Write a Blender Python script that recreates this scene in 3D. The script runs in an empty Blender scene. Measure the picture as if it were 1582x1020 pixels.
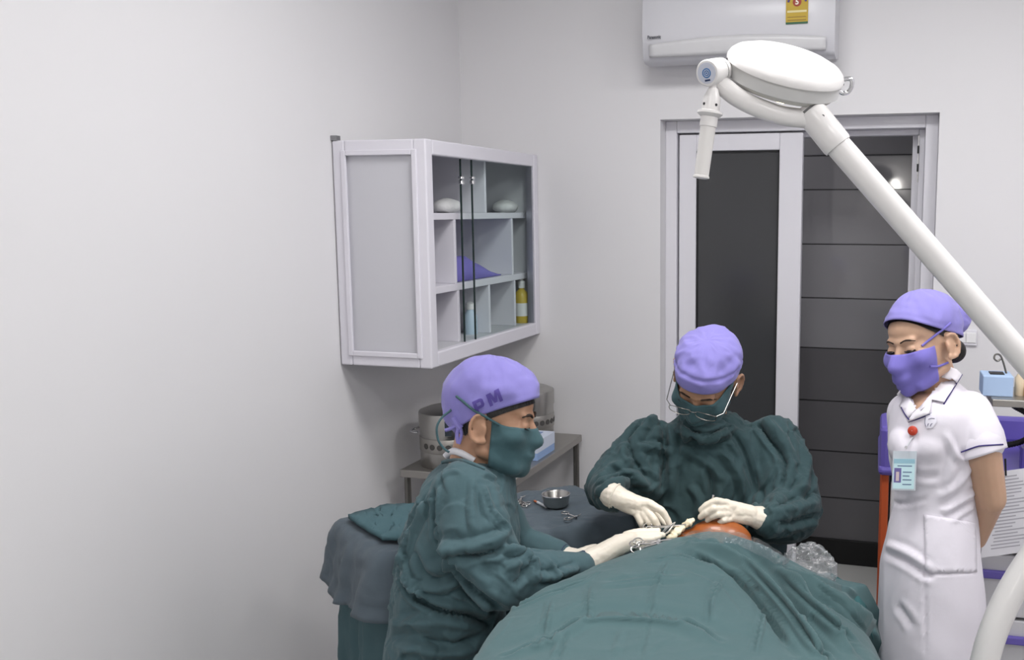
import bpy, bmesh, math, random
import numpy as np
from mathutils import Vector, Matrix, noise
from mathutils.bvhtree import BVHTree
from mathutils.geometry import tessellate_polygon

scene = bpy.context.scene
C = scene.collection
R_ = math.radians
rnd = random.Random(7)

# ------------------------------------------------------------------ camera
YAW, PITCH, CAM_Z, FPX, PPX, PPY = R_(15.37), R_(7.27), 1.75, 1450.0, 1010.0, 510.0
cam_d = bpy.data.cameras.new('camera')
cam_d.sensor_width = 36.0
cam_d.lens = 36.0 * FPX / 1582.0
cam_d.shift_x = (791.0 - PPX) / 1582.0
cam_d.clip_start = 0.05
cam = bpy.data.objects.new('camera', cam_d)
C.objects.link(cam)
cam.location = (0, 0, CAM_Z)
cam.rotation_euler = (R_(90) - PITCH, 0, YAW)
scene.camera = cam

# ------------------------------------------------------------------ world, exposure
world = bpy.data.worlds.new('world')
scene.world = world
world.use_nodes = True
world.node_tree.nodes['Background'].inputs[0].default_value = (0.9, 0.94, 1.0, 1)
world.node_tree.nodes['Background'].inputs[1].default_value = 0.15
scene.view_settings.view_transform = 'Standard'
scene.view_settings.look = 'None'
scene.view_settings.gamma = 1.0
scene.view_settings.use_curve_mapping = False
scene.view_settings.exposure = 0.0

# ceiling lamps: (x, y, power) of the flat panels of the room, the last an unseen one added to brighten the corridor, built as fixtures further down
CEIL_Z = 2.95
CEILING_LAMPS = [(-0.45, 0.35, 5.0), (0.75, 0.35, 8.0), (-0.55, 2.05, 17.5), (0.75, 2.05, 16.0), (-1.3, 4.16, 3.5)]
LAMP_COLOR = (1.0, 0.99, 0.995)
for lx, ly, pw in CEILING_LAMPS:
    ld = bpy.data.lights.new('ceiling_lamp_light', 'AREA')
    ld.shape = 'RECTANGLE'
    ld.size, ld.size_y = 0.56, 0.56
    ld.energy = pw
    ld.color = LAMP_COLOR
    lo = bpy.data.objects.new('ceiling_lamp_light', ld)
    lo.location = (lx, ly, CEIL_Z - 0.045)
    C.objects.link(lo)

# ------------------------------------------------------------------ pixel helpers (a point of the photograph to a point of the room)
VR = Vector((math.cos(YAW), math.sin(YAW), 0))
VF = Vector((-math.sin(YAW) * math.cos(PITCH), math.cos(YAW) * math.cos(PITCH), -math.sin(PITCH)))
VU = VR.cross(VF)
EYE = Vector((0, 0, CAM_Z))


def ray(px, py):
    return VF + VR * ((px - PPX) / FPX) + VU * ((PPY - py) / FPX)


def P(px, py, d):
    return EYE + ray(px, py) * d


def on_plane(px, py, axis, v):
    r = ray(px, py)
    return EYE + r * ((v - EYE[axis]) / r[axis])


def to_px(p):
    q = Vector(p) - EYE
    d = q.dot(VF)
    return PPX + FPX * q.dot(VR) / d, PPY - FPX * q.dot(VU) / d, d


# ------------------------------------------------------------------ materials
def lin(c):
    return tuple(((v / 255.0) / 12.92 if v / 255.0 <= 0.04045 else (((v / 255.0) + 0.055) / 1.055) ** 2.4) for v in c)


MATS = {}


def mat(name, rgb, rough=0.6, metal=0.0, vary=0.0, vscale=8.0, bump=0.0, bscale=60.0, sheen=0.0, trans=0.0, ior=1.45,
        weave=0.0, spec=0.5, stretch=None, coat=0.0, sss=0.0, bdist=0.01, alpha=1.0, crease=0.0, cscale=7.0):
    if name in MATS:
        return MATS[name]
    m = bpy.data.materials.new(name)
    m.use_nodes = True
    nt = m.node_tree
    b = nt.nodes['Principled BSDF']
    col = lin(rgb) + (1.0,)
    b.inputs['Base Color'].default_value = col
    b.inputs['Roughness'].default_value = rough
    b.inputs['Metallic'].default_value = metal
    b.inputs['IOR'].default_value = ior
    b.inputs['Specular IOR Level'].default_value = spec
    b.inputs['Alpha'].default_value = alpha
    if sheen:
        b.inputs['Sheen Weight'].default_value = sheen
        b.inputs['Sheen Roughness'].default_value = 0.5
    if trans:
        b.inputs['Transmission Weight'].default_value = trans
    if coat:
        b.inputs['Coat Weight'].default_value = coat
    if sss:
        b.inputs['Subsurface Weight'].default_value = sss
        b.inputs['Subsurface Radius'].default_value = (0.012, 0.005, 0.003)
        b.inputs['Subsurface Scale'].default_value = 0.5
    tc = nt.nodes.new('ShaderNodeTexCoord')
    src = tc.outputs['Object']
    if stretch:
        mp = nt.nodes.new('ShaderNodeMapping')
        mp.inputs['Scale'].default_value = stretch
        nt.links.new(src, mp.inputs[0])
        src = mp.outputs[0]
    if vary:
        n = nt.nodes.new('ShaderNodeTexNoise')
        n.inputs['Scale'].default_value = vscale
        n.inputs['Detail'].default_value = 5
        nt.links.new(src, n.inputs['Vector'])
        mx = nt.nodes.new('ShaderNodeMix')
        mx.data_type = 'RGBA'
        mx.inputs['A'].default_value = tuple(max(0, v * (1 - vary)) for v in col[:3]) + (1,)
        mx.inputs['B'].default_value = tuple(min(1, v * (1 + vary)) for v in col[:3]) + (1,)
        nt.links.new(n.outputs['Fac'], mx.inputs['Factor'])
        nt.links.new(mx.outputs['Result'], b.inputs['Base Color'])
    if bump or weave or crease:
        last = None
        if crease:
            n4 = nt.nodes.new('ShaderNodeTexNoise')
            n4.noise_type = 'RIDGED_MULTIFRACTAL'
            n4.inputs['Scale'].default_value = cscale
            n4.inputs['Detail'].default_value = 2.5
            n4.inputs['Distortion'].default_value = .55
            nt.links.new(src, n4.inputs['Vector'])
            bp4 = nt.nodes.new('ShaderNodeBump')
            bp4.inputs['Strength'].default_value = crease
            bp4.inputs['Distance'].default_value = 0.02
            nt.links.new(n4.outputs['Fac'], bp4.inputs['Height'])
            last = bp4
        if bump:
            n2 = nt.nodes.new('ShaderNodeTexNoise')
            n2.inputs['Scale'].default_value = bscale
            n2.inputs['Detail'].default_value = 6
            nt.links.new(src, n2.inputs['Vector'])
            bp = nt.nodes.new('ShaderNodeBump')
            bp.inputs['Strength'].default_value = bump
            bp.inputs['Distance'].default_value = bdist
            nt.links.new(n2.outputs['Fac'], bp.inputs['Height'])
            if last:
                nt.links.new(last.outputs[0], bp.inputs['Normal'])
            last = bp
        if weave:
            n3 = nt.nodes.new('ShaderNodeTexNoise')
            n3.inputs['Scale'].default_value = 900
            nt.links.new(tc.outputs['Object'], n3.inputs['Vector'])
            bp2 = nt.nodes.new('ShaderNodeBump')
            bp2.inputs['Strength'].default_value = weave
            bp2.inputs['Distance'].default_value = 0.001
            nt.links.new(n3.outputs['Fac'], bp2.inputs['Height'])
            if last:
                nt.links.new(last.outputs[0], bp2.inputs['Normal'])
            last = bp2
        nt.links.new(last.outputs[0], b.inputs['Normal'])
    MATS[name] = m
    return m


def emit(name, rgb, strength):
    m = bpy.data.materials.new(name)
    m.use_nodes = True
    b = m.node_tree.nodes['Principled BSDF']
    b.inputs['Base Color'].default_value = lin(rgb) + (1,)
    b.inputs['Emission Color'].default_value = lin(rgb) + (1,)
    b.inputs['Emission Strength'].default_value = strength
    return m


# ------------------------------------------------------------------ objects
def link(name, me, m=None, parent=None, smooth=True):
    o = bpy.data.objects.new(name, me)
    C.objects.link(o)
    if m is not None:
        me.materials.clear()
        me.materials.append(m)
    if parent is not None:
        o.parent = parent
        o.matrix_parent_inverse = parent.matrix_world.inverted() if parent.type != 'EMPTY' else Matrix.Translation(-parent.location)
    if smooth is not None:
        me.polygons.foreach_set('use_smooth', [bool(smooth)] * len(me.polygons))
    return o


def tag(o, label=None, cat=None, group=None, kind=None):
    if label:
        o['label'] = label
    if cat:
        o['category'] = cat
    if group:
        o['group'] = group
    if kind:
        o['kind'] = kind
    return o


def empty(name, loc, label=None, cat=None, group=None, kind=None):
    o = bpy.data.objects.new(name, None)
    o.empty_display_size = 0.05
    o.location = loc
    C.objects.link(o)
    return tag(o, label, cat, group, kind)


class MB:
    """collects shapes into one mesh"""

    def __init__(self):
        self.v, self.f = [], []

    def add(self, vs, fs):
        n = len(self.v)
        self.v += [tuple(v) for v in vs]
        self.f += [tuple(i + n for i in f) for f in fs]
        return self

    def box(self, lo, hi):
        x0, y0, z0 = lo
        x1, y1, z1 = hi
        vs = [(x0, y0, z0), (x1, y0, z0), (x1, y1, z0), (x0, y1, z0), (x0, y0, z1), (x1, y0, z1), (x1, y1, z1), (x0, y1, z1)]
        return self.add(vs, [(3, 2, 1, 0), (4, 5, 6, 7), (0, 1, 5, 4), (1, 2, 6, 5), (2, 3, 7, 6), (3, 0, 4, 7)])

    def obox(self, c, ax, ay, az):
        c, ax, ay, az = Vector(c), Vector(ax), Vector(ay), Vector(az)
        vs = [c + ax * i + ay * j + az * k for k in (-1, 1) for i, j in ((-1, -1), (1, -1), (1, 1), (-1, 1))]
        fs = [(3, 2, 1, 0), (4, 5, 6, 7), (0, 1, 5, 4), (1, 2, 6, 5), (2, 3, 7, 6), (3, 0, 4, 7)]
        if ax.cross(ay).dot(az) < 0:
            fs = [f[::-1] for f in fs]
        return self.add(vs, fs)

    def tube(self, pts, r, n=12, cap=True):
        pts = [Vector(p) for p in pts]
        rs = r if isinstance(r, (list, tuple)) else [r] * len(pts)
        vs, fs = [], []
        t0 = (pts[1] - pts[0]).normalized()
        a = t0.orthogonal().normalized()
        for i, p in enumerate(pts):
            t = (pts[min(i + 1, len(pts) - 1)] - pts[max(i - 1, 0)]).normalized()
            a = (a - t * a.dot(t)).normalized()
            b = t.cross(a)
            for k in range(n):
                an = 2 * math.pi * k / n
                vs.append(p + (a * math.cos(an) + b * math.sin(an)) * rs[i])
        for i in range(len(pts) - 1):
            for k in range(n):
                k2 = (k + 1) % n
                fs.append((i * n + k, i * n + k2, (i + 1) * n + k2, (i + 1) * n + k))
        if cap:
            fs.append(tuple(range(n - 1, -1, -1)))
            fs.append(tuple((len(pts) - 1) * n + k for k in range(n)))
        return self.add(vs, fs)

    def lathe(self, prof, origin=(0, 0, 0), axis=(0, 0, 1), n=32, closed=False):
        """prof: (radius, height) pairs, turned around axis"""
        o = Vector(origin)
        az = Vector(axis).normalized()
        ax = az.orthogonal().normalized()
        ay = az.cross(ax)
        vs, fs = [], []
        for r, h in prof:
            for k in range(n):
                an = 2 * math.pi * k / n
                vs.append(o + az * h + (ax * math.cos(an) + ay * math.sin(an)) * max(r, 1e-5))
        m = len(prof)
        for i in range(m - 1):
            for k in range(n):
                k2 = (k + 1) % n
                fs.append((i * n + k, i * n + k2, (i + 1) * n + k2, (i + 1) * n + k))
        if not closed:
            fs.append(tuple(range(n - 1, -1, -1)))
            fs.append(tuple((m - 1) * n + k for k in range(n)))
        return self.add(vs, fs)

    def grid(self, rows, closed_u=False, flip=False):
        """rows of points"""
        nu = len(rows[0])
        vs = [p for r in rows for p in r]
        fs = []
        for i in range(len(rows) - 1):
            for k in range(nu if closed_u else nu - 1):
                k2 = (k + 1) % nu
                f = (i * nu + k, i * nu + k2, (i + 1) * nu + k2, (i + 1) * nu + k)
                fs.append(f[::-1] if flip else f)
        return self.add(vs, fs)

    def mesh(self, name='mesh'):
        me = bpy.data.meshes.new(name)
        me.from_pydata(self.v, [], self.f)
        me.update()
        return me

    def build(self, name, m, parent=None, smooth=False, bevel=0.0, seg=2, auto=None):
        o = link(name, self.mesh(name), m, parent, smooth)
        if bevel:
            md = o.modifiers.new('bevel', 'BEVEL')
            md.width = bevel
            md.segments = seg
            md.limit_method = 'ANGLE'
            md.angle_limit = R_(40)
        if auto or (smooth and auto is None):
            sharp_by_angle(o.data, R_(auto or 42))
        return o


def sharp_by_angle(me, ang):
    bm = bmesh.new()
    bm.from_mesh(me)
    for e in bm.edges:
        if len(e.link_faces) == 2 and e.calc_face_angle(0) > ang:
            e.smooth = False
    bm.to_mesh(me)
    bm.free()


def baked(o):
    """the object's mesh with its modifiers applied, modifiers removed"""
    dg = bpy.context.evaluated_depsgraph_get()
    me = bpy.data.meshes.new_from_object(o.evaluated_get(dg))
    old = o.data
    mats = [m for m in old.materials]
    o.modifiers.clear()
    o.data = me
    me.materials.clear()
    for m in mats:
        me.materials.append(m)
    bpy.data.meshes.remove(old)
    return o


def catmull(pts, n=8):
    pts = [Vector(p) for p in pts]
    out = []
    for i in range(len(pts) - 1):
        p0, p1, p2, p3 = pts[max(i - 1, 0)], pts[i], pts[i + 1], pts[min(i + 2, len(pts) - 1)]
        for k in range(n):
            t = k / n
            out.append(0.5 * ((2 * p1) + (p2 - p0) * t + (2 * p0 - 5 * p1 + 4 * p2 - p3) * t * t + (3 * p1 - p0 - 3 * p2 + p3) * t ** 3))
    out.append(pts[-1])
    return out


def solidify(o, t, off=0.0):
    md = o.modifiers.new('solid', 'SOLIDIFY')
    md.thickness = t
    md.offset = off
    return o


def bvh_of(objs):
    vs, fs = [], []
    for o in objs:
        mw = o.matrix_world if o.parent is None else o.parent.matrix_world @ o.matrix_parent_inverse @ o.matrix_basis
        n = len(vs)
        vs += [tuple(v.co) for v in o.data.vertices]      # every mesh is built in room coordinates
        fs += [tuple(i + n for i in p.vertices) for p in o.data.polygons]
    return BVHTree.FromPolygons(vs, fs)


def cast(bvh, px, py, lift=0.0, dflt=2.4):
    r = ray(px, py).normalized()
    loc, nor, idx, dist = bvh.ray_cast(EYE, r)
    if loc is None:
        q = P(px, py, dflt)
        loc, nor, idx, dist = bvh.find_nearest(q)
        # keep to the sight line but at the depth of the nearest surface
        d = (loc - EYE).dot(VF)
        return P(px, py, d) - ray(px, py).normalized() * lift
    if nor.dot(r) > 0:
        nor = -nor
    return loc + nor * lift


def densify(px_pts, step=4.0):
    out = []
    for a, b in zip(px_pts[:-1], px_pts[1:]):
        n = max(1, int(math.hypot(b[0] - a[0], b[1] - a[1]) / step))
        for k in range(n):
            t = k / n
            out.append((a[0] + (b[0] - a[0]) * t, a[1] + (b[1] - a[1]) * t))
    out.append(tuple(px_pts[-1]))
    return out


def smooth_px(px_pts, n=6):
    return [(v.x, v.y) for v in catmull([(a, b, 0) for a, b in px_pts], n)]


def cord(name, bvh, px_pts, r, m, parent, lift=0.0, n=6, dflt=2.4, curve=True):
    """a cord or piping laid on a surface"""
    pp = densify(smooth_px(px_pts, 5) if curve else px_pts, 4)
    pts = [cast(bvh, x, y, lift, dflt) for x, y in pp]
    for _ in range(2):
        pts = [pts[0]] + [(pts[i - 1] + pts[i] * 2 + pts[i + 1]) / 4 for i in range(1, len(pts) - 1)] + [pts[-1]]
    return MB().tube(pts, r, n).build(name, m, parent, True, auto=60)


def patch(name, bvh, poly_px, m, parent, lift=0.003, thick=0.002, cuts=5, dflt=2.4, smooth=True):
    """a flat piece of cloth or paper laid on a surface: outline in pixels"""
    bm = bmesh.new()
    vs = [bm.verts.new((x, y, 0)) for x, y in densify(poly_px + [poly_px[0]], 6)[:-1]]
    f = bm.faces.new(vs)
    bmesh.ops.triangulate(bm, faces=[f])
    for _ in range(cuts):
        es = [e for e in bm.edges if e.calc_length() > 9]
        if not es:
            break
        bmesh.ops.subdivide_edges(bm, edges=es, cuts=1, use_grid_fill=False)
        bmesh.ops.triangulate(bm, faces=[f for f in bm.faces if len(f.verts) > 3])
    for v in bm.verts:
        q = cast(bvh, v.co.x, v.co.y, lift, dflt)
        v.co = q
    bmesh.ops.recalc_face_normals(bm, faces=bm.faces)
    me = bpy.data.meshes.new(name)
    bm.to_mesh(me)
    bm.free()
    # face the camera
    if len(me.polygons) and sum((p.normal.dot(EYE - p.center) > 0) - 0.5 for p in me.polygons) < 0:
        me.flip_normals()
    o = link(name, me, m, parent, smooth)
    if thick:
        solidify(o, thick, 0.0)
    return o


def text_mesh(s, size=1.0, extrude=0.0, bold=False):
    cu = bpy.data.curves.new('text', 'FONT')
    cu.body = s
    cu.size = size
    cu.extrude = extrude
    if bold:
        cu.offset = 0.035 * size
    cu.align_x = 'CENTER'
    cu.align_y = 'CENTER'
    to = bpy.data.objects.new('text', cu)
    C.objects.link(to)
    dg = bpy.context.evaluated_depsgraph_get()
    me = bpy.data.meshes.new_from_object(to.evaluated_get(dg))
    bpy.data.objects.remove(to)
    return me


def text_on(name, s, size, origin, ax, ay, m, parent, extrude=0.0006, bold=False, width=None):
    """lettering standing on a flat surface: ax to the right, ay up"""
    me = text_mesh(s, size, extrude, bold)
    ax, ay = Vector(ax).normalized(), Vector(ay).normalized()
    az = ax.cross(ay)
    o = Vector(origin)
    xs = [v.co.x for v in me.vertices]
    k = (width / (max(xs) - min(xs))) if width else 1.0
    for v in me.vertices:
        v.co = o + ax * v.co.x * k + ay * v.co.y + az * v.co.z
    return link(name, me, m, parent, False)


# ------------------------------------------------------------------ bodies: shapes merged into one continuous skin
def capsule(p0, r0, p1, r1, n=14, m=6):
    p0, p1 = Vector(p0), Vector(p1)
    ax = p1 - p0
    L = ax.length
    az = ax.normalized() if L > 1e-6 else Vector((0, 0, 1))
    prof = []
    for i in range(m + 1):
        a = -math.pi / 2 + (math.pi / 2) * i / m
        prof.append((r0 * math.cos(a), r0 * math.sin(a)))
    for i in range(m + 1):
        a = (math.pi / 2) * i / m
        prof.append((r1 * math.cos(a), L + r1 * math.sin(a)))
    return MB().lathe(prof, p0, az, n)


def ellipsoid(c, axes, n=20, m=12):
    """axes: three Vectors scaled by their radii"""
    c = Vector(c)
    a, b, u = [Vector(x) for x in axes]
    vs, fs = [], []
    for i in range(m + 1):
        e = -math.pi / 2 + math.pi * i / m
        for k in range(n):
            t = 2 * math.pi * k / n
            ce = max(math.cos(e), 1e-4)
            vs.append(c + a * (math.cos(t) * ce) + b * (math.sin(t) * ce) + u * math.sin(e))
    for i in range(m):
        for k in range(n):
            k2 = (k + 1) % n
            fs.append((i * n + k, i * n + k2, (i + 1) * n + k2, (i + 1) * n + k))
    fs.append(tuple(range(n - 1, -1, -1)))
    fs.append(tuple(m * n + k for k in range(n)))
    return MB().add(vs, fs)


def sections(secs, n=32, sub=5):
    """closed loft through ellipses (centre, half-axis u, half-axis v)"""
    cs = catmull([s[0] for s in secs], sub)
    us = catmull([s[1] for s in secs], sub)
    ws = catmull([s[2] for s in secs], sub)
    rows = []
    for c, u, w in zip(cs, us, ws):
        rows.append([c + u * math.cos(2 * math.pi * k / n) + w * math.sin(2 * math.pi * k / n) for k in range(n)])
    b = MB().grid(rows, True)
    m = len(rows)
    b.f.append(tuple(range(n - 1, -1, -1)))
    b.f.append(tuple((m - 1) * n + k for k in range(n)))
    return b


def merge(name, shapes, voxel, it, m, parent, factor=0.5):
    bm = bmesh.new()
    for s in shapes:
        me = s.mesh()
        bm.from_mesh(me)
        bpy.data.meshes.remove(me)
    bmesh.ops.recalc_face_normals(bm, faces=bm.faces)
    me = bpy.data.meshes.new(name)
    bm.to_mesh(me)
    bm.free()
    o = link(name, me, m, parent, True)
    md = o.modifiers.new('remesh', 'REMESH')
    md.mode = 'VOXEL'
    md.voxel_size = voxel
    md.use_smooth_shade = True
    if it:
        ms = o.modifiers.new('smooth', 'SMOOTH')
        ms.iterations = it
        ms.factor = factor
    return baked(o)


def get_co(me):
    a = np.empty(len(me.vertices) * 3, dtype=np.float32)
    me.vertices.foreach_get('co', a)
    return a.reshape(-1, 3).astype(np.float64)


def get_no(me):
    a = np.empty(len(me.vertices) * 3, dtype=np.float32)
    me.vertices.foreach_get('normal', a)
    return a.reshape(-1, 3).astype(np.float64)


def set_co(me, co):
    me.vertices.foreach_set('co', co.astype(np.float32).ravel())
    me.update()


def seg_dist(co, pts):
    """distance of every vertex to a polyline, and where along it (0..1)"""
    best = np.full(len(co), 1e9)
    along = np.zeros(len(co))
    n = len(pts) - 1
    for i in range(n):
        a, b = np.array(pts[i]), np.array(pts[i + 1])
        ab = b - a
        L2 = max(ab @ ab, 1e-12)
        t = np.clip(((co - a) @ ab) / L2, 0, 1)
        d = np.linalg.norm(co - (a + t[:, None] * ab), axis=1)
        k = d < best
        best[k] = d[k]
        along[k] = (i + t[k]) / n
    return best, along


def folds(o, strokes, bvh=None, scale=1.0, dflt=2.4):
    """raise or press folds along lines drawn on the cloth: (pixel points, width m, height m)"""
    bvh = bvh or bvh_of([o])
    co, no = get_co(o.data), get_no(o.data)
    disp = np.zeros(len(co))
    for pts, w, h in strokes:
        line = [cast(bvh, x, y, 0, dflt) for x, y in densify(smooth_px(pts, 4), 9)]
        d, t = seg_dist(co, line)
        end = np.clip(np.minimum(t, 1 - t) * 5, 0, 1) ** 0.7
        q = d / w
        prof = 0.55 * np.exp(-(q * 1.2) ** 2) + 0.6 * np.exp(-q * 2.2) - 0.42 * np.exp(-((q - 1.5) / 0.6) ** 2)
        disp += h * scale * prof * (0.15 + 0.85 * end) * (d < 4 * w)
    co += no * disp[:, None]
    set_co(o.data, co)


def line_frame(co, no, pts):
    """signed distance across a line on the cloth, distance, place along it"""
    best = np.full(len(co), 1e9)
    along = np.zeros(len(co))
    side = np.zeros(len(co))
    n = len(pts) - 1
    for i in range(n):
        a, b = np.array(pts[i]), np.array(pts[i + 1])
        ab = b - a
        L2 = max(ab @ ab, 1e-12)
        t = np.clip(((co - a) @ ab) / L2, 0, 1)
        r = co - (a + t[:, None] * ab)
        d = np.linalg.norm(r, axis=1)
        k = d < best
        best[k] = d[k]
        along[k] = (i + t[k]) / n
        cr = np.cross(no[k], ab / math.sqrt(L2))
        side[k] = np.einsum('ij,ij->i', r[k], cr)
    return side, best, along


def tuck_lines(o, lines):
    """sharp tucks: cloth steps up on one side of a line and dips on the other; (3D points, width, height)"""
    co, no = get_co(o.data), get_no(o.data)
    disp = np.zeros(len(co))
    for pts, w, h in lines:
        A = np.array([tuple(p) for p in pts])
        lo, hi = A.min(0) - 5 * w, A.max(0) + 5 * w
        k = np.where(np.all((co > lo) & (co < hi), axis=1))[0]
        if len(k) == 0:
            continue
        s, d, t = line_frame(co[k], no[k], A)
        end = np.clip(np.minimum(t, 1 - t) * 4, 0, 1)
        q = s / w
        f = np.where(q > 0, np.exp(-q * 0.75), -0.55 * np.exp(q * 1.1)) * np.tanh(np.abs(q) * 3.0)
        disp[k] += h * f * end * np.exp(-np.clip(d - np.abs(s), 0, None) / w) * (d < 5 * w)
    co += no * disp[:, None]
    set_co(o.data, co)


def tucks(o, strokes, dflt=2.4):
    b = bvh_of([o])
    tuck_lines(o, [([cast(b, x, y, 0, dflt) for x, y in densify(smooth_px(p, 4), 9)], w, h) for p, w, h in strokes])


def random_tucks(o, n, seed, w=(.005, .011), h=(.003, .008), steps=(5, 16), keep=None, bias=(0, 0, 1), spread=1.0):
    """many short irregular creases, as in washed cotton"""
    r = random.Random(seed)
    me = o.data
    b = bvh_of([o])
    lines = []
    nv = len(me.vertices)
    tries = 0
    while len(lines) < n and tries < n * 12:
        tries += 1
        v = me.vertices[r.randrange(nv)]
        if keep and not keep(v.co):
            continue
        p, nn = v.co.copy(), v.normal.copy()
        d = Vector(bias) + Vector((r.uniform(-1, 1), r.uniform(-1, 1), r.uniform(-1, 1))) * spread
        pts = [p]
        turn = r.uniform(-.25, .25)
        for _ in range(r.randint(*steps)):
            d = (d - nn * d.dot(nn)).normalized()
            d = (d + nn.cross(d) * (turn + r.uniform(-.2, .2))).normalized()
            q, nn, idx, dist = b.find_nearest(p + d * .011)
            if q is None:
                break
            p = q
            pts.append(p.copy())
        if len(pts) > 3:
            lines.append((pts, r.uniform(*w), r.uniform(*h) * r.choice((-1, 1))))
    tuck_lines(o, lines)


def crumple(o, amp, freq, stretch=(1, 1, 1), seed=0, ridged=True, mask=None, octaves=2):
    """small irregular creases of cloth"""
    co, no = get_co(o.data), get_no(o.data)
    s = Vector(stretch)
    off = Vector((seed * 3.7, seed * 1.3, seed * 5.1))
    out = np.zeros(len(co))
    for i in range(len(co)):
        p = Vector((co[i][0] * s.x, co[i][1] * s.y, co[i][2] * s.z)) * freq + off
        w = noise.noise_vector(p * 0.6) * 0.7
        v = 0.0
        a = 1.0
        q = p + w
        for k in range(octaves):
            nv = noise.noise(q)
            v += a * ((1 - 2.6 * abs(nv)) if ridged else nv)
            q = q * 2.1 + Vector((5.2, 1.7, 9.1))
            a *= 0.5
        out[i] = v
    if mask is not None:
        out *= mask(co)
    co += no * (out * amp)[:, None]
    set_co(o.data, co)
# ================================================================== THE SETTING
XW, YB, XR, YR = -1.875, 3.72, 1.55, -1.6          # left wall, back wall, right wall, wall behind the camera
YC = 4.60                                            # corridor wall seen through the door
WT, REC = .20, .10                                   # wall thickness, how far the door sits back in it
DX0, DX1, DZ = -0.995, 0.081, 2.112                  # door opening in the back wall

M_wall = mat('wall_paint', (228, 227, 229), 0.55, vary=0.012, vscale=3, bump=0.03, bscale=240, spec=0.35, bdist=0.002)
M_ceil = mat('ceiling_paint', (235, 235, 235), 0.7, vary=0.01)
M_floor = mat('floor_vinyl', (196, 196, 194), 0.3, vary=0.05, vscale=5)
M_pvc = mat('white_pvc', (226, 225, 231), 0.32, vary=0.01, vscale=4)
M_tile = mat('grey_gloss_tile', (150, 149, 153), 0.045, vary=0.05, vscale=5)
M_tile2 = mat('dark_grey_tile', (108, 107, 110), 0.2, vary=0.05, vscale=5)
M_grout = mat('grout', (70, 70, 72), 0.8, vary=0.05)
M_black = mat('black_skirting', (20, 20, 21), 0.3, vary=0.1)


def struct(name, b, m, **k):
    o = b.build(name, m, None, **k)
    o['kind'] = 'structure'
    return o


struct('floor', MB().box((XW - .1, YR - .1, -.06), (XR + .1, YC + .1, 0)), M_floor)
struct('ceiling', MB().box((XW - .1, YR - .1, CEIL_Z), (XR + .1, YC + .1, CEIL_Z + .08)), M_ceil)
struct('wall_left', MB().box((XW - .1, YR - .1, 0), (XW, YB + .12, CEIL_Z)), M_wall)
struct('wall_back', MB().box((XW - .1, YB, 0), (DX0, YB + WT, CEIL_Z)).box((DX1, YB, 0), (XR + .1, YB + WT, CEIL_Z))
       .box((DX0, YB, DZ), (DX1, YB + WT, CEIL_Z)), M_wall)
struct('wall_right', MB().box((XR, YR - .1, 0), (XR + .1, YC + .1, CEIL_Z)), M_wall)
struct('wall_rear', MB().box((XW - .1, YR - .1, 0), (XR + .1, YR, CEIL_Z)), M_wall)

# corridor wall: each large tile is a piece of its own on the grout bed
wc = struct('wall_corridor', MB().box((XW - .1, YC, 0), (XR + .1, YC + .1, CEIL_Z)).box((XW - .1, YB + WT, 0), (XW, YC, CEIL_Z)), M_grout)
trim = struct('trim_1', MB().box((XW, YC - .022, 0), (XR, YC, .125)), M_black, bevel=.003)
tile_me = {}
seams = [.125] + [on_plane(1330, y, 1, YC).z for y in (848, 772, 700, 622, 540, 462, 378, 293, 240)] + [2.62]
for j in range(len(seams) - 1):
    hh = seams[j + 1] - seams[j] - .004
    dark = j < 5
    b = MB().box((0, -.009, 0), (1.496, 0, hh))
    me = b.mesh('tile')
    bm = bmesh.new()
    bm.from_mesh(me)
    bmesh.ops.bevel(bm, geom=[e for e in bm.edges], offset=.003, segments=2, affect='EDGES')
    bm.to_mesh(me)
    bm.free()
    me.materials.append(M_tile2 if dark else M_tile)
    for i in range(3):
        o = bpy.data.objects.new('tile', me)
        C.objects.link(o)
        o.parent = wc
        o.location = (-2.4 + i * 1.5, YC, seams[j] + .002)
        o.rotation_euler = (R_(rnd.uniform(-.15, .15)), 0, 0)

# ------------------------------------------------------------------ door: white frame, closed left leaf with a dark pane, right leaf swung open
FR = .048
YD = YB + REC
fy0, fy1 = YD - .02, YB + WT + .004
d1 = struct('door_1', MB().box((DX0, fy0, 0), (DX0 + FR, fy1, DZ)).box((DX1 - FR, fy0, 0), (DX1, fy1, DZ))
            .box((DX0 + FR, fy0, DZ - FR), (DX1 - FR, fy1, DZ)), M_pvc, bevel=.004)
MB().box((DX0 + FR, YD + .046, 0), (DX0 + FR + .022, YB + WT, DZ - FR)).box((DX1 - FR - .022, YD + .046, 0), (DX1 - FR, YB + WT, DZ - FR)) \
    .box((DX0 + FR + .022, YD + .046, DZ - FR - .022), (DX1 - FR - .022, YB + WT, DZ - FR)).build('door_stop', M_pvc, d1, bevel=.003)
lx0, lx1 = DX0 + FR + .006, on_plane(1237, 400, 1, YD).x
ly0, ly1 = YD - .002, YD + .045
lz1 = DZ - FR - .006
px0, px1 = on_plane(1076, 420, 1, YD + .015).x, on_plane(1202, 420, 1, YD + .015).x
pz0, pz1 = .13, on_plane(1140, 233, 1, YD + .015).z
MB().box((lx0, ly0, .01), (px0, ly1, lz1)).build('stile', M_pvc, d1, bevel=.004)
MB().box((px1, ly0, .01), (lx1, ly1, lz1)).build('stile', M_pvc, d1, bevel=.004)
MB().box((px0, ly0, pz1), (px1, ly1, lz1)).build('rail', M_pvc, d1, bevel=.004)
MB().box((px0, ly0, .01), (px1, ly1, .13)).build('rail', M_pvc, d1, bevel=.004)
M_pane = mat('dark_tinted_glass', (66, 67, 69), 0.16, vary=0.06, vscale=2.2)
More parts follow.
